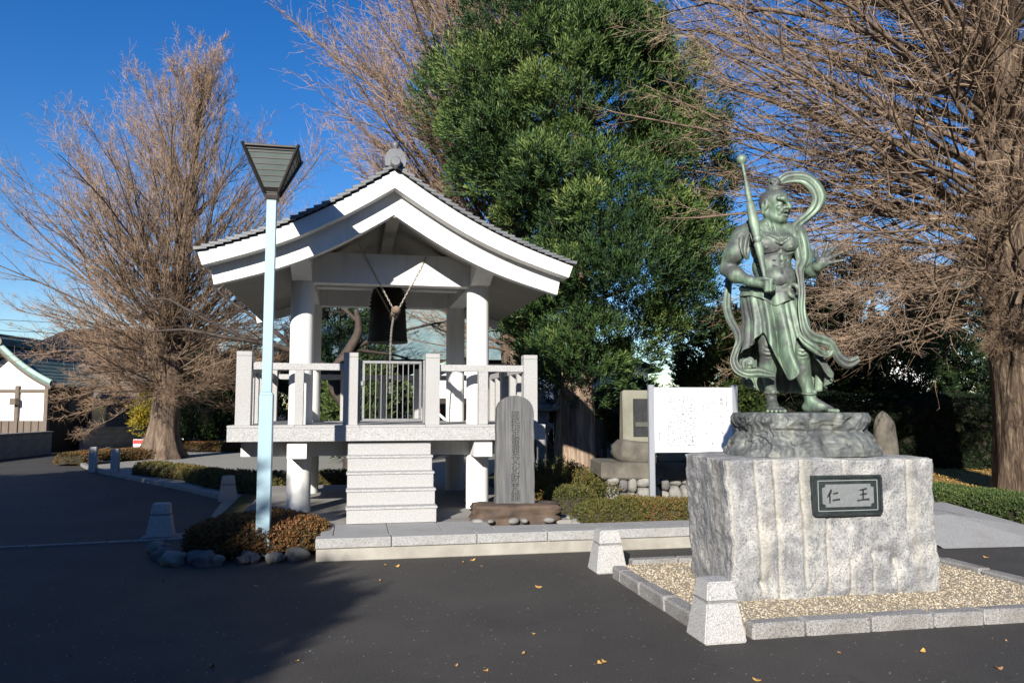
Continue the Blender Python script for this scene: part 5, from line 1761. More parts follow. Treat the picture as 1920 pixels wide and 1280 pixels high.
for k in range(6):
    box("pillar", -4.5 + 1.8 * k - 0.13, -4.5 + 1.8 * k + 0.13, 1.2, 1.46, 0, 3.8, MAT['darkwood'], th_, 0.02)
box("eave_beam", -6.3, 6.3, 0.4, 0.7, 3.6, 3.84, MAT['darkwood'], th_, 0.02)

pv_ = thing("white_gable_pavilion", "small white-gabled pavilion with pale green roof edges beyond the gate", "pavilion", (-1.6, 25.5, 0), R(8))
gable_house(pv_, -2.1, 2.1, 0, 3.2, 2.35, 3.35, 0.4, MAT['copper_far'], 0.08, 0.4, 0.06)
for s in (-1, 1):
    C = np.array([[(s * 2.5 * u_, -0.42, 3.33 - 1.0 * u_ - 0.06 * math.sin(math.pi * u_)) for u_ in np.linspace(0, 1, 8)]])
    V, q = tubes(C, np.full((1, 8), 0.06), 6)
    obj("verge_strip", mesh_np("verge_strip", V, q, MAT['copper_pale'], False), pv_)
prism("gable_wall", [(-2.1, 1.92), (2.1, 1.92), (2.1, 2.25), (0, 3.15), (-2.1, 2.25)], 0.0, 0.12, MAT['plaster'], pv_)
box("beam", -2.2, 2.2, -0.05, 0.17, 1.74, 1.915, MAT['darkwood'], pv_, 0.01)
for x in (-1.85, -0.2, 1.85):
    for y in (0.06, 3.1):
        box("post", x - 0.09, x + 0.09, y - 0.09, y + 0.09, 0, 1.74, MAT['plaster'] if y < 1 else MAT['wood'], pv_, 0.01)
for s in (-1, 1):
    o = obj("brace", box_me(0.08, 0.06, 1.1, MAT['plaster'], 0.004), pv_, (-0.2 + s * 0.45, 0.05, 1.3), (0, s * R(48), 0))
box("rear_wall", -1.9, 1.9, 3.2, 3.3, 0, 2.0, MAT['greywall'], pv_, 0.01)
box("curtain", -0.95, -0.72, 0.3, 0.36, 0.9, 1.6, MAT['magenta'], pv_, 0.01)
wh = thing("white_wall_building", "white plastered building partly hidden by the big evergreen's foliage", "building", (2.0, 34.0, 0), R(5))
box("wall", -1.5, 4.0, 0, 5, 0, 3.3, MAT['plaster'], wh, 0.02)
box("plinth", -1.52, 4.02, -0.03, -0.001, 0, 0.5, MAT['greywall'], wh, 0.01)
gable_house(wh, -1.5, 4.0, 0, 5, 3.3, 4.6, 0.5, MAT['blackroof'], 0.12, 0.5)
prism("gable_wall", [(-1.49, 3.302), (3.99, 3.302), (1.25, 4.5)], 0.005, 0.15, MAT['plaster'], wh)
window(wh, -0.9, -0.1, 0.0, 1.0, 2.0, MAT['darkwood'])
box("beam", -0.2, 0.0, -0.03, -0.001, 0.5, 3.3, MAT['wood'], wh, 0.01)
fh = thing("pink_roofed_house", "distant pale house with dull red roof glimpsed through dark trees", "house", (18.5, 44, 0), 0)
box("wall", -5, 5, 0, 6, 0, 4.2, MAT['plaster'], fh, 0.02)
MAT['dullred'] = simple("dull_red_roof", (0.22, 0.09, 0.08), (0.30, 0.14, 0.12), 3, 0.8, 30, 0.1)
gable_house(fh, -5, 5, 0, 6, 4.2, 6.2, 0.4, MAT['dullred'], 0.15, 0.4)
prism("gable_wall", [(-4.98, 4.202), (4.98, 4.202), (0, 6.0)], 0.005, 0.15, MAT['plaster'], fh)
for k in range(3):
    window(fh, -3.8 + 2.8 * k, -2.4 + 2.8 * k, 0.0, 1.4, 2.8, MAT['alu'])

# ------------------------------------------------------------------ posts at the court
def post_pair():
    out = []
    for px_, py_ in ((174, 885), (215, 891)):
        g_ = G(px_, py_)
        out.append(g_)
    return out
pp = post_pair()
for g_, lb in zip(pp, ("square pale granite post at the tip of the kerbed hedge corner", "square pale granite post where the low clipped hedge begins")):
    t = thing("granite_post", lb, "post", (g_.x, g_.y, 0.0), 0.2)
    box("shaft", -0.085, 0.085, -0.085, 0.085, 0.0, 0.60, GR, t, 0.006)
    obj("cap", frustum_me("cap", 0.17, 0.15, 0.6005, 0.63, GR, 0.004), t)
ca, cb = pp
cc = np.array([[(ca.x + (cb.x - ca.x) * u_, ca.y + (cb.y - ca.y) * u_, 0.42 - 0.5 * u_ * (1 - u_)) for u_ in np.linspace(0.05, 0.95, 20)]])
V, q = tubes(cc, np.full((1, 20), 0.012), 5)
tag(obj("hanging_chain", mesh_np("hanging_chain", V, q, MAT['chain']), None), "thin chain sagging between two square granite posts", "chain")
for i, (px_, py_, hh, lb) in enumerate([(341, 838, 0.33, "short white marker post nearer the ginkgo trunk"), (367, 840, 0.38, "short white marker post among pale boulders")]):
    g_ = G(px_, py_)
    t = thing("marker_post", lb, "post", (g_.x, g_.y, 0))
    box("shaft", -0.11, 0.11, -0.11, 0.11, 0, hh, MAT['plaster'], t, 0.01)
    obj("cap", frustum_me("cap", 0.22, 0.12, hh + 0.0005, hh + 0.06, MAT['plaster'], 0.004), t)
for i, (px_, py_) in enumerate([(353, 838), (378, 838), (393, 838), (406, 838)]):
    g_ = G(px_, py_)
    tag(obj("pale_boulder", rock_me("pale_boulder", 0.22 if i else 0.16, 0.18, 0.15 if i else 0.22, MAT['rivers'], 80 + i, 0.12, 2, 0.2), None, (g_.x, g_.y, 0.12)),
        "pale boulder in the row behind the far low hedge", "boulder", "pale boulders by the marker posts")
g_ = A(262, 826, 27.5)
rs = thing("small_notice", "small red and white notice standing beside the ginkgo trunk", "notice", (g_.x, g_.y, 0))
box("board", -0.22, 0.22, -0.02, 0.02, 0.15, 0.52, MAT['plaster'], rs, 0.005)
box("red_band", -0.21, 0.21, -0.026, -0.0205, 0.36, 0.50, MAT['red'], rs, 0.0)
for s in (-1, 1):
    box("leg", s * 0.17 - 0.02, s * 0.17 + 0.02, -0.018, 0.018, 0.0, 0.15, MAT['alu'], rs, 0.003)

for k_, (py_, lb) in enumerate([(612, "lower thin overhead cable crossing the sky beyond the gatehouse"), (592, "upper thin overhead cable crossing the sky beyond the gatehouse")]):
    p0_, p1_ = A(-120, py_ - 2, 60), A(330, py_ + 14, 75)
    C = np.array([[tuple(p0_.lerp(p1_, u_) - Vector((0, 0, 1.2 * u_ * (1 - u_)))) for u_ in np.linspace(0, 1, 16)]])
    V, q = tubes(C, np.full((1, 16), 0.022), 5)
    tag(obj("overhead_cable", mesh_np("overhead_cable", V, q, MAT['blackroof']), None), lb, "cable")
# ------------------------------------------------------------------ trees
def m_bark(name, c1, c2, c3, vs_=0.16, scale=16, bst=0.9, bd=0.05):
    a = NT(name)
    v = a.coords((1, 1, vs_))
    n = a.noise(scale, 5, 0.65, v, 0.5)
    c = a.ramp(n, [(0.32, c1), (0.52, c2), (0.70, c3)])
    return a.done(c, 0.9, a.bump(n, bst, bd), 0, 0.2)
MAT['bark_gk'] = m_bark("ginkgo_bark", (0.035, 0.025, 0.018), (0.095, 0.067, 0.046), (0.25, 0.19, 0.13))
MAT['bark_gl'] = m_bark("ginkgo_bark_fine", (0.06, 0.042, 0.03), (0.13, 0.094, 0.068), (0.22, 0.165, 0.12), 0.15, 11, 0.8, 0.04)
MAT['bark_ev'] = m_bark("podocarp_bark", (0.10, 0.07, 0.05), (0.24, 0.175, 0.125), (0.40, 0.31, 0.23), 0.1, 14, 0.8, 0.03)
MAT['twig'] = simple("ginkgo_twig", (0.15, 0.095, 0.058), (0.38, 0.275, 0.185), 2.5, 0.8, 40, 0.0)
MAT['twig_far'] = simple("ginkgo_twig_far", (0.17, 0.105, 0.062), (0.38, 0.26, 0.17), 1.6, 0.8, 40, 0.0)
MAT['limb'] = simple("ginkgo_limb", (0.07, 0.049, 0.034), (0.21, 0.15, 0.105), 6, 0.85, 30, 0.4, 0.01)
MAT['cherry'] = simple("dark_cherry_bark", (0.028, 0.021, 0.017), (0.075, 0.055, 0.042), 6, 0.8, 30, 0.4, 0.01)
def m_leaf(name, stops, transl=0.12, rough=0.58):
    a = NT(name)
    return a.done(a.ramp(a.attr("tone"), stops), rough, None, 0, 0.3, transl)
MAT['leaf_ev'] = m_leaf("podocarp_leaf", [(0.0, (0.008, 0.022, 0.008)), (0.35, (0.028, 0.062, 0.018)), (0.65, (0.085, 0.14, 0.034)), (1.0, (0.21, 0.25, 0.068))])  # low tones deepened, putting the crown's shading contrast into the leaf colour
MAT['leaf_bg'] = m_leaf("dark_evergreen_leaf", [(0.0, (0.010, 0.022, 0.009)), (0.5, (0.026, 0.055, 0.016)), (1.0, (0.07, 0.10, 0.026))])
MAT['leaf_dark'] = m_leaf("shade_toned_hedge_leaf", [(0.0, (0.006, 0.012, 0.005)), (0.6, (0.014, 0.028, 0.010)), (1.0, (0.03, 0.05, 0.015))])  # the tall hedge's shade is put into this darker leaf colour
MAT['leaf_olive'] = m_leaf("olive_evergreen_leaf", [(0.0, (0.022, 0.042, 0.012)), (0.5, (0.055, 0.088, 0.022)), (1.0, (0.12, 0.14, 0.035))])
MAT['leaf_hedge'] = m_leaf("azalea_leaf", [(0.0, (0.035, 0.045, 0.012)), (0.45, (0.085, 0.088, 0.020)), (0.8, (0.14, 0.10, 0.03)), (1.0, (0.22, 0.075, 0.03))], 0.15, 0.6)
MAT['leaf_hedge_dry'] = m_leaf("winter_azalea_leaf", [(0.0, (0.045, 0.032, 0.012)), (0.4, (0.10, 0.070, 0.02)), (0.65, (0.17, 0.085, 0.028)), (1.0, (0.27, 0.12, 0.06))], 0.15, 0.6)
MAT['leaf_yellow'] = m_leaf("yellow_leaf", [(0.0, (0.12, 0.12, 0.02)), (0.6, (0.35, 0.27, 0.03)), (1.0, (0.50, 0.36, 0.05))], 0.25, 0.6)
MAT['hedgecore'] = simple("hedge_inner_twigs", (0.020, 0.018, 0.010), (0.05, 0.042, 0.022), 20, 0.95, 50, 0.6, 0.02)

def unit(a):
    return a / (np.linalg.norm(a, axis=-1, keepdims=True) + 1e-9)
def spawn(C, Rr, n, t0, t1, a0, a1, frac, K, g, up=0.0, wig=0.08, taper=0.5, rfrac=0.55, rmin=0.004, lmin=0.05, labs=None, flat=0.0):
    """children of the curves C; returns curves and radii"""
    N_, K0, _ = C.shape
    idx = np.repeat(np.arange(N_), n)
    M_ = len(idx)
    t = g.uniform(t0, t1, M_)
    f = t * (K0 - 1)
    i = np.minimum(f.astype(int), K0 - 2)
    w = (f - i)[:, None]
    pos = C[idx, i] * (1 - w) + C[idx, i + 1] * w
    r0 = Rr[idx, i] * (1 - w[:, 0]) + Rr[idx, i + 1] * w[:, 0]
    tg = unit(C[idx, i + 1] - C[idx, i])
    Lp = np.linalg.norm(np.diff(C, axis=1), axis=2).sum(1)[idx]
    if labs is None:
        L_ = np.maximum(Lp * frac * (1 - taper * t) * g.uniform(0.6, 1.25, M_), lmin)
    else:
        L_ = g.uniform(labs[0], labs[1], M_)
    rv = g.normal(size=(M_, 3))
    rv[:, 2] *= (1 - flat)
    per = unit(np.cross(tg, rv))
    if flat:
        per = unit(per * np.array([1, 1, 1 - flat]))
    a = np.radians(g.uniform(a0, a1, M_))[:, None]
    d = unit(tg * np.cos(a) + per * np.sin(a))
    P = np.zeros((M_, K, 3))
    P[:, 0] = pos
    st_ = (L_ / (K - 1))[:, None]
    for k in range(1, K):
        d = unit(d + np.array([0, 0, up / K]) + g.normal(size=(M_, 3)) * wig)
        P[:, k] = P[:, k - 1] + d * st_
    rb = np.minimum(np.maximum(r0 * rfrac, rmin), np.maximum(L_ * 0.0105, rmin))
    rad = rb[:, None] * np.linspace(1, 0.35, K)[None, :]
    return P, np.maximum(rad, rmin * 0.55)

def trunk_me(name, pts, radii, mat, sides=28, flare=0.9, rough=0.06, seed=0, n=60, spread=0.6, roots=6):
    C = catmull(np.array(pts, float), n)
    rr = np.interp(np.linspace(0, 1, n), np.linspace(0, 1, len(radii)), radii)
    V, q = tubes(C[None], rr[None], sides)
    V = V.reshape(n, sides, 3)
    c = C[:, None, :]
    d = V - c
    hgt = (C[:, 2] - C[0, 2])[:, None]
    an = np.arange(sides) / sides * 2 * np.pi
    rf_ = (0.55 + 0.45 * np.cos(an * roots + seed) * np.cos(an * 2 + seed * 2))[None, :]
    fl = 1 + flare * np.exp(-hgt / spread) * np.clip(rf_, 0.15, 1.1)
    nn = fbm(np.stack([np.cos(an)[None] * 2.2 + 0 * hgt, np.sin(an)[None] * 2.2 + 0 * hgt, hgt * 0.7 + 0 * an[None]], -1) + seed, 4, seed)
    ridge = 1 - np.abs(fbm(np.stack([np.cos(an)[None] * 5.5 + 0 * hgt, np.sin(an)[None] * 5.5 + 0 * hgt, hgt * 0.55 + 0 * an[None]], -1) + seed, 3, seed + 3)) * 2
    V = c + d * (fl + rough * nn + rough * 0.8 * ridge)[..., None]
    return mesh_np(name, V.reshape(-1, 3), q, mat)

def limbs(base, n, z0, z1, el0, el1, L0, L1, K, g, up, wig, r0, r1, trunk, azb=None, bias=0.0, pw=1.0):
    """main limbs leaving the trunk curve (function z -> x, y, r)"""
    u_ = g.uniform(0, 1, n) ** pw
    z = z0 + (z1 - z0) * u_
    az = g.uniform(0, 2 * np.pi, n)
    if azb is not None:
        m = g.random(n) < bias
        az = np.where(m, azb + g.normal(size=n) * 0.75, az)
    el = np.radians(el0 + (el1 - el0) * u_ + g.normal(size=n) * 7)
    L_ = (L0 + (L1 - L0) * u_) * g.uniform(0.75, 1.15, n)
    tx, ty, tr = trunk(z)
    P = np.zeros((n, K, 3))
    P[:, 0] = np.stack([tx, ty, z], 1)
    d = np.stack([np.cos(az) * np.cos(el), np.sin(az) * np.cos(el), np.sin(el)], 1)
    for k in range(1, K):
        d = unit(d + np.array([0, 0, up / K]) + g.normal(size=(n, 3)) * wig)
        P[:, k] = P[:, k - 1] + d * (L_ / (K - 1))[:, None]
    rad = np.minimum(r0 + (r1 - r0) * u_, tr * 0.75)[:, None] * (np.linspace(1, 0.12, K) ** 0.9)[None, :]
    return P, np.maximum(rad, 0.008)

def bare_tree(t, trunk_pts, trunk_r, lim, cfg, g, mats, seed=0, sides=28, flare=0.9, spread=0.6, rough=0.06):
    bk, lb, tg_ = mats
    tp = np.array(trunk_pts, float)
    def trunk(z):
        return (np.interp(z, tp[:, 2], tp[:, 0]), np.interp(z, tp[:, 2], tp[:, 1]), np.interp(z, tp[:, 2], trunk_r))
    obj("trunk", trunk_me("trunk", trunk_pts, trunk_r, bk, sides, flare, rough, seed, 64, spread), t)
    Cs, Rs = [], []
    parts1 = []
    for L_ in lim:
        P, r_ = limbs(None, trunk=trunk, g=g, **L_)
        Cs.append(P)
        Rs.append(r_)
    C1, R1 = np.concatenate(Cs), np.concatenate(Rs)
    parts1.append(tubes(C1, R1, 6))
    C2, R2 = spawn(C1, R1, cfg['n2'], 0.12, 0.98, *cfg['a2'], cfg['f2'], 8, g, cfg['up2'], 0.07, 0.55, 0.6, cfg['rm'] * 1.6)
    parts1.append(tubes(C2, R2, 4))
    V, f = join(parts1)
    obj("branches", mesh_np("branches", V, f, lb), t)
    C3, R3 = spawn(C2, R2, cfg['n3'], 0.1, 1.0, *cfg['a3'], cfg['f3'], 5, g, cfg['up3'], 0.10, 0.35, 0.6, cfg['rm'], 0.18)
    p3 = [tubes(C3, R3, 3)]
    if cfg['n4']:
        C4, R4 = spawn(C3, R3, cfg['n4'], 0.1, 1.0, 35, 70, 0.3, 3, g, cfg['up3'], 0.12, 0, 0.7, cfg['rm'] * 0.8, labs=cfg['l4'])
        p3.append(tubes(C4, R4, 3))
    if cfg.get('n5'):
        C5, R5 = spawn(C1, R1, cfg['n5'], 0.05, 0.95, 40, 85, 0.3, 3, g, 0.2, 0.12, 0, 0.3, cfg['rm'], labs=(0.15, 0.6))
        p3.append(tubes(C5, R5, 3))
    V, f = join(p3)
    stuff(obj("twigs", mesh_np("twigs", V, f, tg_, False), t))
    return C1, C2

GK = (MAT['bark_gk'], MAT['limb'], MAT['twig'])
GF = (MAT['bark_gl'], MAT['limb'], MAT['twig_far'])
# ginkgo at the left
gb_ = G(302, 860)
tl_ = thing("ginkgo_tree", "bare pale-twigged ginkgo with flared trunk standing on the gravel court", "tree", (gb_.x, gb_.y, 0))
g1 = np.random.default_rng(21)
bare_tree(tl_, [(0, 0, -0.1), (0.05, 0, 1.0), (0.12, 0, 2.2), (0.3, 0, 4.5), (0.55, 0, 7.5), (0.8, 0, 10.5), (1.0, 0, 13.3)], [0.46, 0.39, 0.40, 0.33, 0.17, 0.07, 0.02],
          [dict(n=74, z0=2.0, z1=4.6, el0=6, el1=44, L0=4.0, L1=6.4, K=12, up=0.50, wig=0.06, r0=0.026, r1=0.05),
           dict(n=46, z0=2.0, z1=3.6, el0=-8, el1=16, L0=2.6, L1=5.0, K=12, up=0.05, wig=0.08, r0=0.022, r1=0.04, azb=math.pi, bias=0.2),
           dict(n=88, z0=3.2, z1=8.5, el0=28, el1=64, L0=6.9, L1=5.0, K=12, up=0.30, wig=0.055, r0=0.05, r1=0.032, azb=math.pi, bias=0.22),
           dict(n=26, z0=8.0, z1=12.0, el0=58, el1=74, L0=3.8, L1=1.8, K=12, up=0.3, wig=0.04, r0=0.035, r1=0.02)],
          dict(n2=13, a2=(14, 36), f2=0.36, up2=0.35, n3=8, a3=(22, 50), f3=0.38, up3=0.15, n4=2, l4=(0.06, 0.25), rm=0.0042, n5=8), g1, GF, 3, 40, 1.5, 0.45, 0.10)
# ginkgo behind the tower
cb_ = G(990, 880)
tc_ = thing("ginkgo_tree", "tall bare ginkgo with leaning trunk rising behind the tower roof", "tree", (cb_.x, cb_.y, 0))
g2 = np.random.default_rng(33)
bare_tree(tc_, [(0.1, 0, -0.1), (-0.05, 0, 1.2), (-0.25, 0, 3.0), (-0.5, 0.2, 6.0), (-0.6, 0.2, 10.0), (-0.6, 0.2, 14.0), (-0.6, 0.2, 18.5)], [0.50, 0.42, 0.42, 0.38, 0.28, 0.16, 0.03],
          [dict(n=44, z0=3.0, z1=5.5, el0=12, el1=35, L0=4.0, L1=6.0, K=12, up=0.35, wig=0.05, r0=0.035, r1=0.055, azb=math.pi, bias=0.45),
           dict(n=110, z0=5.0, z1=12.5, el0=30, el1=58, L0=6.9, L1=6.6, K=12, up=0.30, wig=0.055, r0=0.055, r1=0.04, azb=math.pi, bias=0.45),
           dict(n=18, z0=11.0, z1=17.0, el0=55, el1=70, L0=5.0, L1=2.4, K=12, up=0.3, wig=0.04, r0=0.06, r1=0.03)],
          dict(n2=14, a2=(14, 38), f2=0.38, up2=0.25, n3=8, a3=(22, 52), f3=0.38, up3=0.1, n4=2, l4=(0.06, 0.25), rm=0.0042, n5=4), g2, GF, 5, 40, 1.1, 0.6, 0.10)
# large ginkgo at the right
gr_ = Vector((9.35, 14.2, 0))
tr_ = thing("ginkgo_tree", "large bare ginkgo with thick ridged trunk beside the leaf litter", "tree", gr_)
g3 = np.random.default_rng(47)
bare_tree(tr_, [(0.05, 0, -0.1), (0, 0, 1.0), (-0.05, 0, 2.5), (-0.15, 0.1, 5.0), (-0.2, 0.1, 9.0), (-0.1, 0.1, 14.0)], [0.56, 0.53, 0.52, 0.44, 0.34, 0.16],
          [dict(n=90, z0=2.6, z1=12.0, el0=0, el1=40, L0=1.0, L1=2.6, K=12, up=0.0, wig=0.12, r0=0.012, r1=0.02),
           dict(n=46, z0=3.2, z1=5.4, el0=-6, el1=14, L0=4.4, L1=6.6, K=12, up=-0.05, wig=0.075, r0=0.028, r1=0.05, azb=math.pi * 1.03, bias=0.55),
           dict(n=60, z0=4.8, z1=8.6, el0=14, el1=34, L0=7.0, L1=7.6, K=12, up=0.10, wig=0.055, r0=0.055, r1=0.07, azb=math.pi * 1.03, bias=0.55),
           dict(n=34, z0=7.5, z1=12.5, el0=34, el1=60, L0=7.4, L1=5.0, K=12, up=0.2, wig=0.05, r0=0.11, r1=0.07, azb=math.pi * 1.03, bias=0.4)],
          dict(n2=16, a2=(18, 46), f2=0.36, up2=0.12, n3=9, a3=(26, 60), f3=0.36, up3=0.05, n4=2, l4=(0.05, 0.22), rm=0.0032, n5=8), g3, GK, 8, 56, 0.45, 0.5, 0.085)

# dark cherry tree behind the tower's left column
ch = A(648, 800, 17.0)
chy = thing("cherry_tree", "small dark bare cherry tree with crooked trunk behind the tower", "tree", (ch.x, ch.y, 0.0))
def rel(px_, py_, Y_):
    q_ = A(px_, py_, Y_)
    return (q_.x - ch.x, q_.y - ch.y, q_.z)
tp = [(0.15, 0, -0.05), rel(662, 800, 17.0), rel(650, 760, 17.0), rel(628, 725, 17.0), rel(632, 690, 17.0), rel(655, 655, 17.0), rel(672, 620, 17.0), rel(668, 580, 17.0)]
obj("trunk", trunk_me("trunk", tp, [0.19, 0.17, 0.16, 0.14, 0.125, 0.11, 0.09, 0.05], MAT['cherry'], 16, 0.5, 0.08, 2, 48, 0.3), chy)
hand = [[(630, 700, 17), (585, 672, 16.8), (540, 655, 16.6), (480, 640, 16.3), (420, 632, 16.1), (350, 618, 16.0), (280, 622, 15.9)],
        [(470, 638, 16.3), (400, 606, 16.2), (350, 580, 16.1), (310, 560, 16.1), (262, 568, 16.0)],
        [(560, 660, 16.7), (520, 625, 16.5), (470, 590, 16.4), (425, 560, 16.3), (385, 520, 16.2)],
        [(652, 660, 17), (690, 640, 17.2), (735, 625, 17.4), (790, 612, 17.6), (850, 600, 17.8)],
        [(668, 600, 17), (640, 575, 17), (610, 560, 17), (575, 556, 17)],
        [(655, 655, 17), (700, 660, 17.3), (750, 668, 17.6), (800, 690, 17.9)]]
C1 = np.array([catmull(np.array([rel(*a) for a in hl]), 14) for hl in hand])
R1 = np.linspace(1, 0.25, 14)[None, :] * np.array([0.085, 0.05, 0.055, 0.06, 0.05, 0.045])[:, None]
g4 = np.random.default_rng(5)
C2, R2 = spawn(C1, R1, 12, 0.1, 1.0, 25, 60, 0.30, 8, g4, 0.1, 0.14, 0.5, 0.6, 0.009)
C3, R3 = spawn(C2, R2, 6, 0.1, 1.0, 25, 60, 0.45, 6, g4, 0.05, 0.15, 0.4, 0.6, 0.006)
V, f = join([tubes(C1, R1, 8), tubes(C2, R2, 5)])
obj("branches", mesh_np("branches", V, f, MAT['cherry']), chy)
C4, R4 = spawn(C3, R3, 2, 0.2, 1.0, 25, 60, 0.5, 4, g4, 0.0, 0.15, 0.3, 0.6, 0.005)
V, f = join([tubes(C3, R3, 4), tubes(C4, R4, 3)])
stuff(obj("twigs", mesh_np("twigs", V, f, MAT['cherry']), chy))

# ---- leafy crowns
def leaves(pos, dr, nl, L_, ll, lw, g, spread=0.85, tone=None, droop=0.0):
    """shoots at pos growing along dr, each with nl narrow leaves"""
    n = len(pos)
    ax = unit(dr)
    u_ = unit(np.cross(ax, g.normal(size=(n, 3))))
    v_ = np.cross(ax, u_)
    k = np.arange(nl)
    an = k * 2.4 + g.uniform(0, 6.28, (n, 1))
    t = (k + 0.5) / nl
    base = pos[:, None, :] + ax[:, None, :] * (t * L_)[None, :, None]
    radial = np.cos(an)[..., None] * u_[:, None, :] + np.sin(an)[..., None] * v_[:, None, :]
    d = unit(ax[:, None, :] * (1.0 - 0.35 * spread + 0.5 * t[None, :, None]) + radial * spread * (1.15 - 0.6 * t[None, :, None]) + np.array([0, 0, -droop]))
    sd = unit(np.cross(d, ax[:, None, :] + 0.3 * g.normal(size=(n, nl, 3))))
    le = ll * g.uniform(0.7, 1.2, (n, nl, 1))
    tip = base + d * le
    mid = base + d * le * 0.5
    a, b = mid + sd * lw / 2, mid - sd * lw / 2
    V = np.stack([base, a, tip, b], 2).reshape(-1, 3)
    q = np.arange(len(V)).reshape(-1, 4)
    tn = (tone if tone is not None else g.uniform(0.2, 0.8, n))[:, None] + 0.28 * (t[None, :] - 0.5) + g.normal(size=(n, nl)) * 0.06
    return V, q, np.repeat(np.clip(tn, 0, 1).reshape(-1), 4)
def crown(levels, npf, per, g, pr=(0.35, 0.7), sh=0.2, nl=10, ll=0.09, lw=0.016, depth=(0.72, 1.06), core=0.15, up=0.5, keep=None, spread=0.85, droop=0.0, noise=0.25):
    """levels: (z, cx, cy, rx, ry); returns V, quads, tone, puff centres"""
    Lv = np.array(levels, float)
    zz = np.linspace(Lv[0, 0], Lv[-1, 0], 200)
    rr = np.interp(zz, Lv[:, 0], (Lv[:, 3] + Lv[:, 4]) / 2) + 0.05
    cdf = np.cumsum(rr)
    cdf /= cdf[-1]
    def samp(n):
        z = np.interp(g.random(n), cdf, zz)
        az = g.uniform(0, 2 * np.pi, n)
        return z, az
    z, az = samp(npf)
    rf_ = g.uniform(*depth, npf)
    inner = g.random(npf) < core
    rf_ = np.where(inner, rf_ * 0.55, rf_)
    lump = 1 + noise * fbm(np.stack([np.cos(az) * 1.6, np.sin(az) * 1.6, z * 0.55], 1) + 7, 3, 4)
    rx = np.interp(z, Lv[:, 0], Lv[:, 3]) * rf_ * lump
    ry = np.interp(z, Lv[:, 0], Lv[:, 4]) * rf_ * lump
    cx = np.interp(z, Lv[:, 0], Lv[:, 1])
    cy = np.interp(z, Lv[:, 0], Lv[:, 2])
    pc_ = np.stack([cx + rx * np.cos(az), cy + ry * np.sin(az), z], 1)
    out = np.stack([np.cos(az), np.sin(az), 0.25 + 0 * az], 1)
    if keep is not None:
        k = keep(pc_)
        pc_, out = pc_[k], out[k]
    prd = g.uniform(pr[0], pr[1], len(pc_))
    M_ = len(pc_) * per
    idx = np.repeat(np.arange(len(pc_)), per)
    s_ = unit(g.normal(size=(M_, 3)) + out[idx] * 0.75 + np.array([0, 0, 0.35]))
    rad = prd[idx] * g.uniform(0.35, 1.0, M_) ** 0.6
    pos = pc_[idx] + s_ * rad[:, None] * np.array([1, 1, 0.85])
    d = unit(s_ * 0.6 + out[idx] * 0.45 + np.array([0, 0, up]) + g.normal(size=(M_, 3)) * 0.18)
    ptone = g.uniform(0.15, 0.68, len(pc_))
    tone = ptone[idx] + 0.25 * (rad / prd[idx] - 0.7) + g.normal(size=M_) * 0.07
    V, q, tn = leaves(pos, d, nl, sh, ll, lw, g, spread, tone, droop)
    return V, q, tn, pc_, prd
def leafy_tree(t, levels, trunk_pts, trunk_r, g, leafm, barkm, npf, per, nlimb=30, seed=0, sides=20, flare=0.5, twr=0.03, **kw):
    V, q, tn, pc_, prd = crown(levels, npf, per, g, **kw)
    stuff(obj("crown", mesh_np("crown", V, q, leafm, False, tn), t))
    tp_ = np.array(trunk_pts, float)
    obj("trunk", trunk_me("trunk", trunk_pts, trunk_r, barkm, sides, flare, 0.09, seed, 44, 0.45), t)
    sel = g.permutation(len(pc_))[:nlimb]
    E_ = pc_[sel]
    z0 = np.clip(E_[:, 2] - g.uniform(0.4, 1.6, len(sel)), tp_[2, 2], tp_[-1, 2])
    S_ = np.stack([np.interp(z0, tp_[:, 2], tp_[:, 0]), np.interp(z0, tp_[:, 2], tp_[:, 1]), z0], 1)
    u_ = np.linspace(0, 1, 7)[None, :, None]
    C = S_[:, None, :] * (1 - u_) + E_[:, None, :] * u_ + np.sin(u_ * np.pi) * g.normal(size=(len(sel), 1, 3)) * 0.12
    V, f = tubes(C, np.full((len(sel), 1), twr) * np.linspace(1.6, 0.4, 7)[None, :], 5)
    obj("branches", mesh_np("branches", V, f, barkm), t)

# the big evergreen in the middle
ev = Vector((1.36, 17.0, 0.05))
te = thing("evergreen_tree", "big dense evergreen with upright leafy shoots and stout brown trunk", "tree", ev)
g5 = np.random.default_rng(61)
def EVL(py_, l_, r_, Y_=17.0):
    a, b = A(l_, py_, Y_), A(r_, py_, Y_)
    return (a.z, (a.x + b.x) / 2 - ev.x, 0.0, (b.x - a.x) / 2 - 0.25, min(2.6, (b.x - a.x) / 2 - 0.3))
lv_ = [EVL(735, 1015, 1150), EVL(700, 995, 1190), EVL(640, 960, 1265), EVL(560, 950, 1330), EVL(480, 930, 1345), EVL(400, 885, 1345), EVL(300, 860, 1345), EVL(200, 835, 1300), EVL(110, 840, 1240), EVL(30, 930, 1215), EVL(-50, 970, 1180), EVL(-110, 1030, 1120)]
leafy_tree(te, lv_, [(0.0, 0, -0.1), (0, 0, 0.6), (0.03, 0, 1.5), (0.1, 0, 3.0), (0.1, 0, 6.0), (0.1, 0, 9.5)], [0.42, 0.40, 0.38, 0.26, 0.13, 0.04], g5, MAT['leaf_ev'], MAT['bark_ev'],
           400, 112, 50, 4, 36, 0.55, 0.028, pr=(0.35, 0.95), sh=0.19, nl=9, ll=0.125, lw=0.026, depth=(0.62, 1.08), core=0.16, up=0.55, keep=lambda c: (c[:, 1] < 1.2) | (np.random.default_rng(1).random(len(c)) < 0.4), noise=0.5)

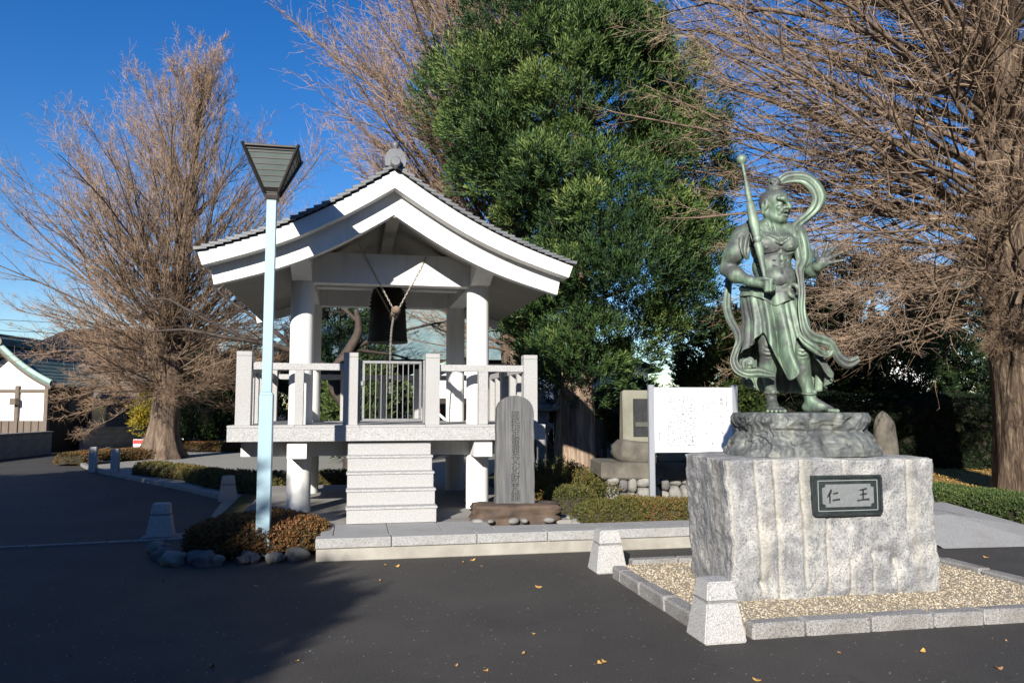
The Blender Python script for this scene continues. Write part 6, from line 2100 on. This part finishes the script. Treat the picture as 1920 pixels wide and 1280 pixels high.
# trees and shrubs of the background
def bg_tree(label, name, px_, Y_, zb, zt, rx, leafm, npf, per, gseed, group=None, tr=0.14, ll=0.15, lw=0.045, nl=7, ry=None, cat="tree", twr=0.02, pr=(0.3, 0.6), nlimb=14, **kw):
    q_ = A(px_, 765, Y_)
    t = thing(name, label, cat, (q_.x, Y_, 0.0), 0, group)
    g = np.random.default_rng(gseed)
    ry = rx if ry is None else ry
    h_ = zt - zb
    Lv = [(zb, 0, 0, rx * 0.55, ry * 0.55), (zb + h_ * 0.2, 0, 0, rx * 0.95, ry * 0.95), (zb + h_ * 0.5, 0, 0, rx, ry), (zb + h_ * 0.78, 0, 0, rx * 0.72, ry * 0.72), (zt, 0, 0, rx * 0.2, ry * 0.2)]
    leafy_tree(t, Lv, [(0, 0, -0.1), (0.0, 0, 0.5), (0.05, 0, zb * 0.6 + 0.3), (0.08, 0, zb + h_ * 0.4), (0.05, 0, zt - 0.2)], [tr * 1.2, tr, tr * 0.9, tr * 0.5, 0.02], g, leafm, MAT['cherry'], npf, per, nlimb, gseed, 12, 0.4, twr, pr=pr, sh=0.2, nl=nl, ll=ll, lw=lw, **kw)
    return t
bg_tree("rounded olive-green evergreen standing beyond the information board", "evergreen_tree", 1372, 20.5, 0.5, 4.0, 1.1, MAT['leaf_olive'], 130, 44, 71)
bg_tree("broad dark evergreen directly behind the statue's scarf", "evergreen_tree", 1500, 24.0, 0.9, 5.2, 2.2, MAT['leaf_bg'], 150, 40, 72)
bg_tree("open-crowned dark evergreen with sky gaps left of the big ginkgo trunk", "evergreen_tree", 1640, 23.0, 1.8, 6.2, 2.3, MAT['leaf_bg'], 130, 34, 73)
bg_tree("dark evergreen crowding against the big ginkgo trunk", "evergreen_tree", 1790, 24.5, 1.5, 6.0, 2.4, MAT['leaf_bg'], 140, 36, 74)
bg_tree("tall dark evergreen filling the gap behind the ginkgo branches", "evergreen_tree", 1880, 28.0, 1.0, 7.0, 2.6, MAT['leaf_bg'], 140, 36, 75)
bg_tree("small mixed evergreen between the shelter and the monument", "evergreen_tree", 1180, 25.0, 0.6, 2.2, 1.2, MAT['leaf_olive'], 90, 36, 76)
bg_tree("low green evergreen beyond the white pavilion's left side", "evergreen_tree", 690, 23.0, 0.3, 2.6, 1.1, MAT['leaf_olive'], 80, 36, 77)
bg_tree("dark pine-like evergreen seen through the tower's left opening", "evergreen_tree", 632, 30.0, 1.0, 6.2, 1.6, MAT['leaf_bg'], 110, 36, 78)
bg_tree("dark evergreen shrub mass behind the ginkgo's flared trunk", "evergreen_tree", 395, 32.0, 0.3, 3.6, 2.3, MAT['leaf_bg'], 130, 36, 79)
bg_tree("dark evergreen beside the tower's platform corner", "evergreen_tree", 470, 33.0, 0.5, 4.2, 1.8, MAT['leaf_bg'], 110, 36, 80)
bg_tree("yellow-leaved shrub growing beside the grey house", "shrub", 272, 28.0, 0.7, 2.0, 0.42, MAT['leaf_yellow'], 24, 24, 81, cat="shrub", tr=0.05)
bg_tree("round green shrub at the foot of the evergreen's trunk", "shrub", 1040, 14.6, 0.02, 0.42, 0.5, MAT['leaf_hedge'], 40, 40, 82, cat="shrub", tr=0.03, ll=0.05, lw=0.02, pr=(0.1, 0.22), nlimb=5, twr=0.006)
bg_tree("low bright-tipped shrub before the evergreen's trunk", "shrub", 1090, 13.2, 0.02, 0.38, 0.6, MAT['leaf_hedge'], 40, 44, 83, cat="shrub", tr=0.03, ll=0.05, lw=0.02, pr=(0.1, 0.22), nlimb=5, twr=0.006)
# shade trees standing behind the photographer, to the left
def shade(label, x, y, zb, zt, rx, ry, npf, s):
    t = thing("evergreen_tree", label, "tree", (x, y, 0.0))
    h_ = zt - zb
    Lv = [(zb, 0, 0, rx * 0.6, ry * 0.6), (zb + h_ * 0.25, 0, 0, rx, ry), (zb + h_ * 0.65, 0, 0, rx * 0.95, ry * 0.95), (zb + h_ * 0.9, 0, 0, rx * 0.6, ry * 0.6), (zt, 0, 0, rx * 0.2, ry * 0.2)]
    leafy_tree(t, Lv, [(0, 0, -0.1), (0, 0, 0.6), (0, 0, zb + 0.4), (0, 0, zb + h_ * 0.5), (0, 0, zt - 0.3)], [0.4, 0.34, 0.3, 0.16, 0.04], np.random.default_rng(s), MAT['leaf_bg'], MAT['bark_ev'], npf, 40, 24, s, 16, 0.5, 0.04, pr=(0.5, 0.95), sh=0.3, nl=7, ll=0.26, lw=0.085, core=0.45, depth=(0.5, 1.0))
shade("tall spreading evergreen behind the photographer by the drive", -14.5, -6.0, 1.2, 9.2, 4.2, 3.0, 190, 91)
shade("middle evergreen of the row behind the photographer", -11.2, -5.6, 0.9, 9.0, 2.7, 2.6, 150, 92)
shade("smaller rounded evergreen at the row's open end behind the photographer", -7.7, -4.6, 0.5, 6.1, 1.95, 2.2, 140, 93)
shade("unseen low evergreen added beside the photographer to block sky light", -8.4, 4.2, 0.3, 3.9, 2.1, 2.2, 110, 95)  # added out of view to darken the drive by hiding sky
shade("second unseen low evergreen added beyond the drive to block sky light", -12.6, 8.6, 0.3, 4.2, 2.4, 2.6, 110, 96)  # also added out of view, against light from the left sky
shade("lowest rounded evergreen at the row's open end behind the photographer", -5.45, -4.6, 0.2, 4.7, 1.3, 1.6, 80, 97)
shade("far evergreen at the drive's edge behind the photographer", -21.5, -4.0, 1.0, 9.0, 4.2, 3.0, 150, 94)

# unseen evergreens added behind and beside the photographer to cut sky fill light
far_proto = [o for o in SC.objects if o.get('label', '').startswith("middle evergreen of the row")][0]
for k_, (x, y, s_) in enumerate([(-20, -26, 1.15), (-13, -28, 1.2), (-6, -27, 1.1), (1, -28, 1.2), (8, -27, 1.15), (15, -27, 1.2), (22, -24, 1.2), (25, -16, 1.25), (25, -8, 1.2), (24, 0, 1.2), (-27, -20, 1.2), (-27, -11, 1.2), (-26, 3, 1.1), (4.5, -20, 0.95), (-1.5, -21, 0.9), (11.5, -20, 0.95), (18, -18, 1.0)]):
    c = copy_tree(far_proto)
    c.location = (x, y, 0)
    c.rotation_euler = (0, 0, k_ * 1.3)
    c.scale = (s_ * 1.35, s_ * 1.35, s_)
    tag(c, "unseen dense evergreen added round the photographer to block low sky light", "tree", "evergreens added to block sky light")

# ------------------------------------------------------------------ clipped hedges
def hedge(label, pts, width, hgt, leafm, per_m2, g, name="clipped_hedge", ll=0.035, lw=0.016, z0=0.05, rough=0.06):
    """hedge along the polyline pts"""
    C = catmull(np.array([(p_[0], p_[1], 0.0) for p_ in pts], float), 40)
    org = C[0].copy()
    C -= org
    t = thing(name, label, "hedge", (org[0], org[1], z0))
    tg = unit(np.gradient(C, axis=0))
    nr = np.stack([-tg[:, 1], tg[:, 0], 0 * tg[:, 0]], 1)
    m = 17
    s_ = np.linspace(-1, 1, m)
    ang_ = s_ * math.pi / 2
    cs = np.sign(np.sin(ang_)) * np.abs(np.sin(ang_)) ** 0.6
    ch_ = np.abs(np.cos(ang_)) ** 0.38
    n = len(C)
    dist = np.concatenate([[0], np.cumsum(np.linalg.norm(np.diff(C, axis=0), axis=1))])
    er = np.minimum(dist, dist[-1] - dist)
    endf = np.clip(er / (width * 0.45), 0, 1)
    endf = np.sqrt(1 - (1 - endf) ** 2) * 0.92 + 0.08
    V = C[:, None, :] + nr[:, None, :] * (cs[None, :, None] * width / 2 * endf[:, None, None]) + np.array([0, 0, 1.0]) * (ch_[None, :, None] * hgt * (0.35 + 0.65 * endf[:, None, None]))
    nz_ = fbm(V * 2.6 + 3, 4, 6)
    V = V + (unit(V - C[:, None, :] - np.array([0, 0, hgt * 0.3])) * (nz_ * rough)[..., None])
    V[..., 2] = np.maximum(V[..., 2], -0.02)
    i, j = np.meshgrid(np.arange(n - 1), np.arange(m - 1), indexing='ij')
    q = np.stack([i * m + j, (i + 1) * m + j, (i + 1) * m + j + 1, i * m + j + 1], -1).reshape(-1, 4)
    Vf = V.reshape(-1, 3)
    core = C[:, None, :] + (V - C[:, None, :]) * 0.93
    obj("inner_twigs", mesh_np("inner_twigs", core.reshape(-1, 3), q, MAT['hedgecore']), t)
    a, b, c, d = Vf[q[:, 0]], Vf[q[:, 1]], Vf[q[:, 2]], Vf[q[:, 3]]
    nrm = np.cross(b - a, d - a)
    area = np.linalg.norm(nrm, axis=1)
    tot = int(area.sum() * per_m2)
    pick = g.choice(len(q), tot, p=area / area.sum())
    u_, v_ = g.random((tot, 1)), g.random((tot, 1))
    pos = a[pick] * (1 - u_) * (1 - v_) + b[pick] * u_ * (1 - v_) + c[pick] * u_ * v_ + d[pick] * (1 - u_) * v_
    nn = unit(nrm[pick])
    nn = np.where((nn[:, 2:3] < -0.1), -nn, nn)
    pos = pos - nn * g.uniform(0.0, 0.05, (tot, 1))
    patch = fbm(pos * 1.8 + 11, 3, 8) * 0.5 + 0.45
    dr = unit(nn + g.normal(size=(tot, 3)) * 0.5 + np.array([0, 0, 0.3]))
    V, qq, tn = leaves(pos, dr, 5, 0.045, ll, lw, g, 1.0, np.clip(patch + g.normal(size=tot) * 0.12, 0, 1))
    stuff(obj("foliage", mesh_np("foliage", V, qq, leafm, False, tn), t))
    return t
gh_ = np.random.default_rng(101)
hedge("low clipped azalea mound with dry brown twigs round the lamp post", [(-3.62, 8.95), (-3.0, 9.0), (-2.5, 9.15), (-2.14, 9.3)], 1.3, 0.31, MAT['leaf_hedge_dry'], 1500, gh_)
q0 = [T(2.25, 0.12), T(3.2, 0.05), T(4.4, 0.05), T(6.0, 0.15)]
hedge("low clipped azalea hedge in front of the information board", [P2(v_) for v_ in q0], 0.95, 0.36, MAT['leaf_hedge'], 1400, gh_)
hedge("low azalea hedge climbing beside the cobbled plinth", [P2(T(2.55, 1.0)), P2(T(2.65, 1.6)), P2(T(2.8, 2.2))], 0.75, 0.40, MAT['leaf_hedge'], 1300, gh_)
q0 = [T(8.75, -1.0), T(8.78, 0.4), T(8.7, 1.8), T(8.2, 3.6), T(7.4, 5.2)]
hedge("clipped green hedge bordering the drive at the big ginkgo's foot", [P2(v_) for v_ in q0], 1.1, 0.30, MAT['leaf_olive'], 1100, gh_)
q0 = [G(225, 893), G(300, 902), G(380, 920), G(470, 938)]
hedge("low clipped hedge in shade along the gravel court's kerb", [(v_.x + 0.25, v_.y + 0.55) for v_ in q0], 0.6, 0.24, MAT['leaf_hedge'], 500, gh_, ll=0.05, lw=0.022)
g0 = G(190, 868)
hedge("small brownish hedge clump inside the kerb by the two granite posts", [(g0.x - 0.3, g0.y - 1.2), (g0.x - 0.2, g0.y + 0.6), (g0.x + 0.9, g0.y + 2.4)], 1.1, 0.28, MAT['leaf_hedge_dry'], 450, gh_, ll=0.05, lw=0.022)
hedge("far low clipped hedge below the pale boulders", [(-13.2, 29.8), (-11.5, 29.2), (-9.0, 28.6)], 0.9, 0.28, MAT['leaf_hedge_dry'], 350, gh_, ll=0.06, lw=0.025)
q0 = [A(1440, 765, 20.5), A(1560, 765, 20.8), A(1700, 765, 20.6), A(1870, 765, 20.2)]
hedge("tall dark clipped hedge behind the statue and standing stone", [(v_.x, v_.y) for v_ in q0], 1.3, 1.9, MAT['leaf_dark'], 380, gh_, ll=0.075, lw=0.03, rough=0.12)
hedge("dark clipped hedge behind the tower under the cherry tree", [(-6.3, 16.2), (-4.5, 15.8), (-2.6, 16.2)], 0.7, 0.26, MAT['leaf_hedge'], 420, gh_, ll=0.05, lw=0.022)

# river stones edging the lamp's hedge
i = 0
edge_pts = catmull(np.array([(-3.95, 8.95), (-3.72, 8.42), (-3.3, 8.2), (-2.75, 8.28), (-2.25, 8.47)], float), 15)
for (x, y) in edge_pts:
    s_ = rnd.uniform(0.05, 0.10)
    tag(obj("edging_stone", rock_me("edging_stone", s_ * 1.25, s_, s_ * 0.9, MAT['rivers2' if i % 3 else 'rivers'], 200 + i, 0.38, 3, 0.45), None, (x + rnd.uniform(-.06, .06), y + rnd.uniform(-.07, .07), 0.045), (rnd.uniform(-.4, .4), rnd.uniform(-.4, .4), rnd.uniform(0, 3))),
        "rounded river stone edging the azalea mound round the lamp post", "stone", "stones edging the lamp's azalea mound")
    i += 1

# ------------------------------------------------------------------ fallen ginkgo leaves
def fan_leaf():
    a = np.linspace(-1.15, 1.15, 9)
    r_ = 0.036 * (1 + 0.06 * np.cos(a * 7))
    V = [(0, 0, 0.004)] + [(rr_ * math.sin(t_), rr_ * math.cos(t_), 0.004 + 0.010 * abs(t_) ** 2) for t_, rr_ in zip(a, r_)] + [(0.002, -0.03, 0.003), (-0.002, -0.03, 0.003)]
    f = np.array([[0, k + 1, k + 2] for k in range(8)] + [[0, 10, 11]])[:, ::-1]
    return np.array(V), f
MAT['fallen'] = simple("fallen_yellow_leaf", (0.42, 0.22, 0.05), (0.60, 0.38, 0.10), 30, 0.8, 60, 0)
MAT['fallen2'] = simple("fallen_brown_leaf", (0.22, 0.11, 0.04), (0.38, 0.22, 0.09), 30, 0.8, 60, 0)
fv, ff = fan_leaf()
fl1 = mesh_np("fallen_leaf", fv, ff, MAT['fallen'], False)
fl2 = mesh_np("fallen_leaf", fv * np.array([0.8, 1, 1.6]), ff, MAT['fallen2'], False)
spots = [(1600, 1205), (1660, 1175), (1720, 1170), (1890, 1203), (1725, 1222), (1010, 1100), (985, 1228), (915, 1260), (1120, 1245), (1165, 1090), (1118, 1040), (1850, 1045), (1570, 1225), (480, 1098), (1000, 1190), (1870, 1253), (1420, 1275), (1130, 1243), (310, 1090), (560, 1240), (393, 1250), (126, 1235), (742, 1062), (720, 1060), (870, 1055), (885, 1050), (995, 1040), (905, 1062)]
gl = np.random.default_rng(9)
for _ in range(26):
    spots.append((gl.uniform(30, 480), gl.uniform(885, 960)))
for _ in range(18):
    spots.append((gl.uniform(700, 1900), gl.uniform(1050, 1270)))
for i, (x, y) in enumerate(spots):
    g_ = G(x, y)
    lx, ly = toT(g_)
    if 1.7 < lx < 5.6 and -4.7 < ly < -1.7 or ly > -1.2 and lx > -1.0:
        continue
    o = obj("fallen_leaf", fl1 if i % 3 else fl2, None, (g_.x, g_.y, 0.003), (rnd.uniform(-.2, .2), rnd.uniform(-.2, .2), rnd.uniform(0, 6.28)))
    s_ = rnd.uniform(0.5, 1.0)
    o.scale = (s_, s_, s_)
    tag(o, "small fallen yellow-brown ginkgo leaf lying on the asphalt", "leaf", "fallen leaves on the asphalt")
# litter of fallen leaves under the big ginkgo (beyond counting)
n = 7000
lx = gl.uniform(7.6, 17, n)
ly = gl.uniform(0.8, 12, n)
an = gl.uniform(0, 6.28, n)
sc_ = gl.uniform(0.8, 1.5, n)
base = fv[:10]
bf = ff[:8]
cx_, sx_ = np.cos(an) * sc_, np.sin(an) * sc_
V = np.stack([base[None, :, 0] * cx_[:, None] - base[None, :, 1] * sx_[:, None] + lx[:, None], base[None, :, 0] * sx_[:, None] + base[None, :, 1] * cx_[:, None] + ly[:, None], base[None, :, 2] * 1.5 + 0.078 + gl.uniform(0, .02, n)[:, None]], -1)
f = (bf[None] + (np.arange(n) * 10)[:, None, None]).reshape(-1, 3)
MAT['littleaf'] = m_pebble("litter_leaf", [(0.0, (0.20, 0.11, 0.035)), (0.5, (0.42, 0.25, 0.06)), (1.0, (0.58, 0.38, 0.10))])
o = stuff(obj("leaf_litter", mesh_np("leaf_litter", V.reshape(-1, 3), f, MAT['littleaf'], False, np.repeat(gl.random(n), 10)), None, TO, (0, 0, GRID)))
tag(o, "golden carpet of fallen ginkgo leaves under the big ginkgo", "leaf litter")
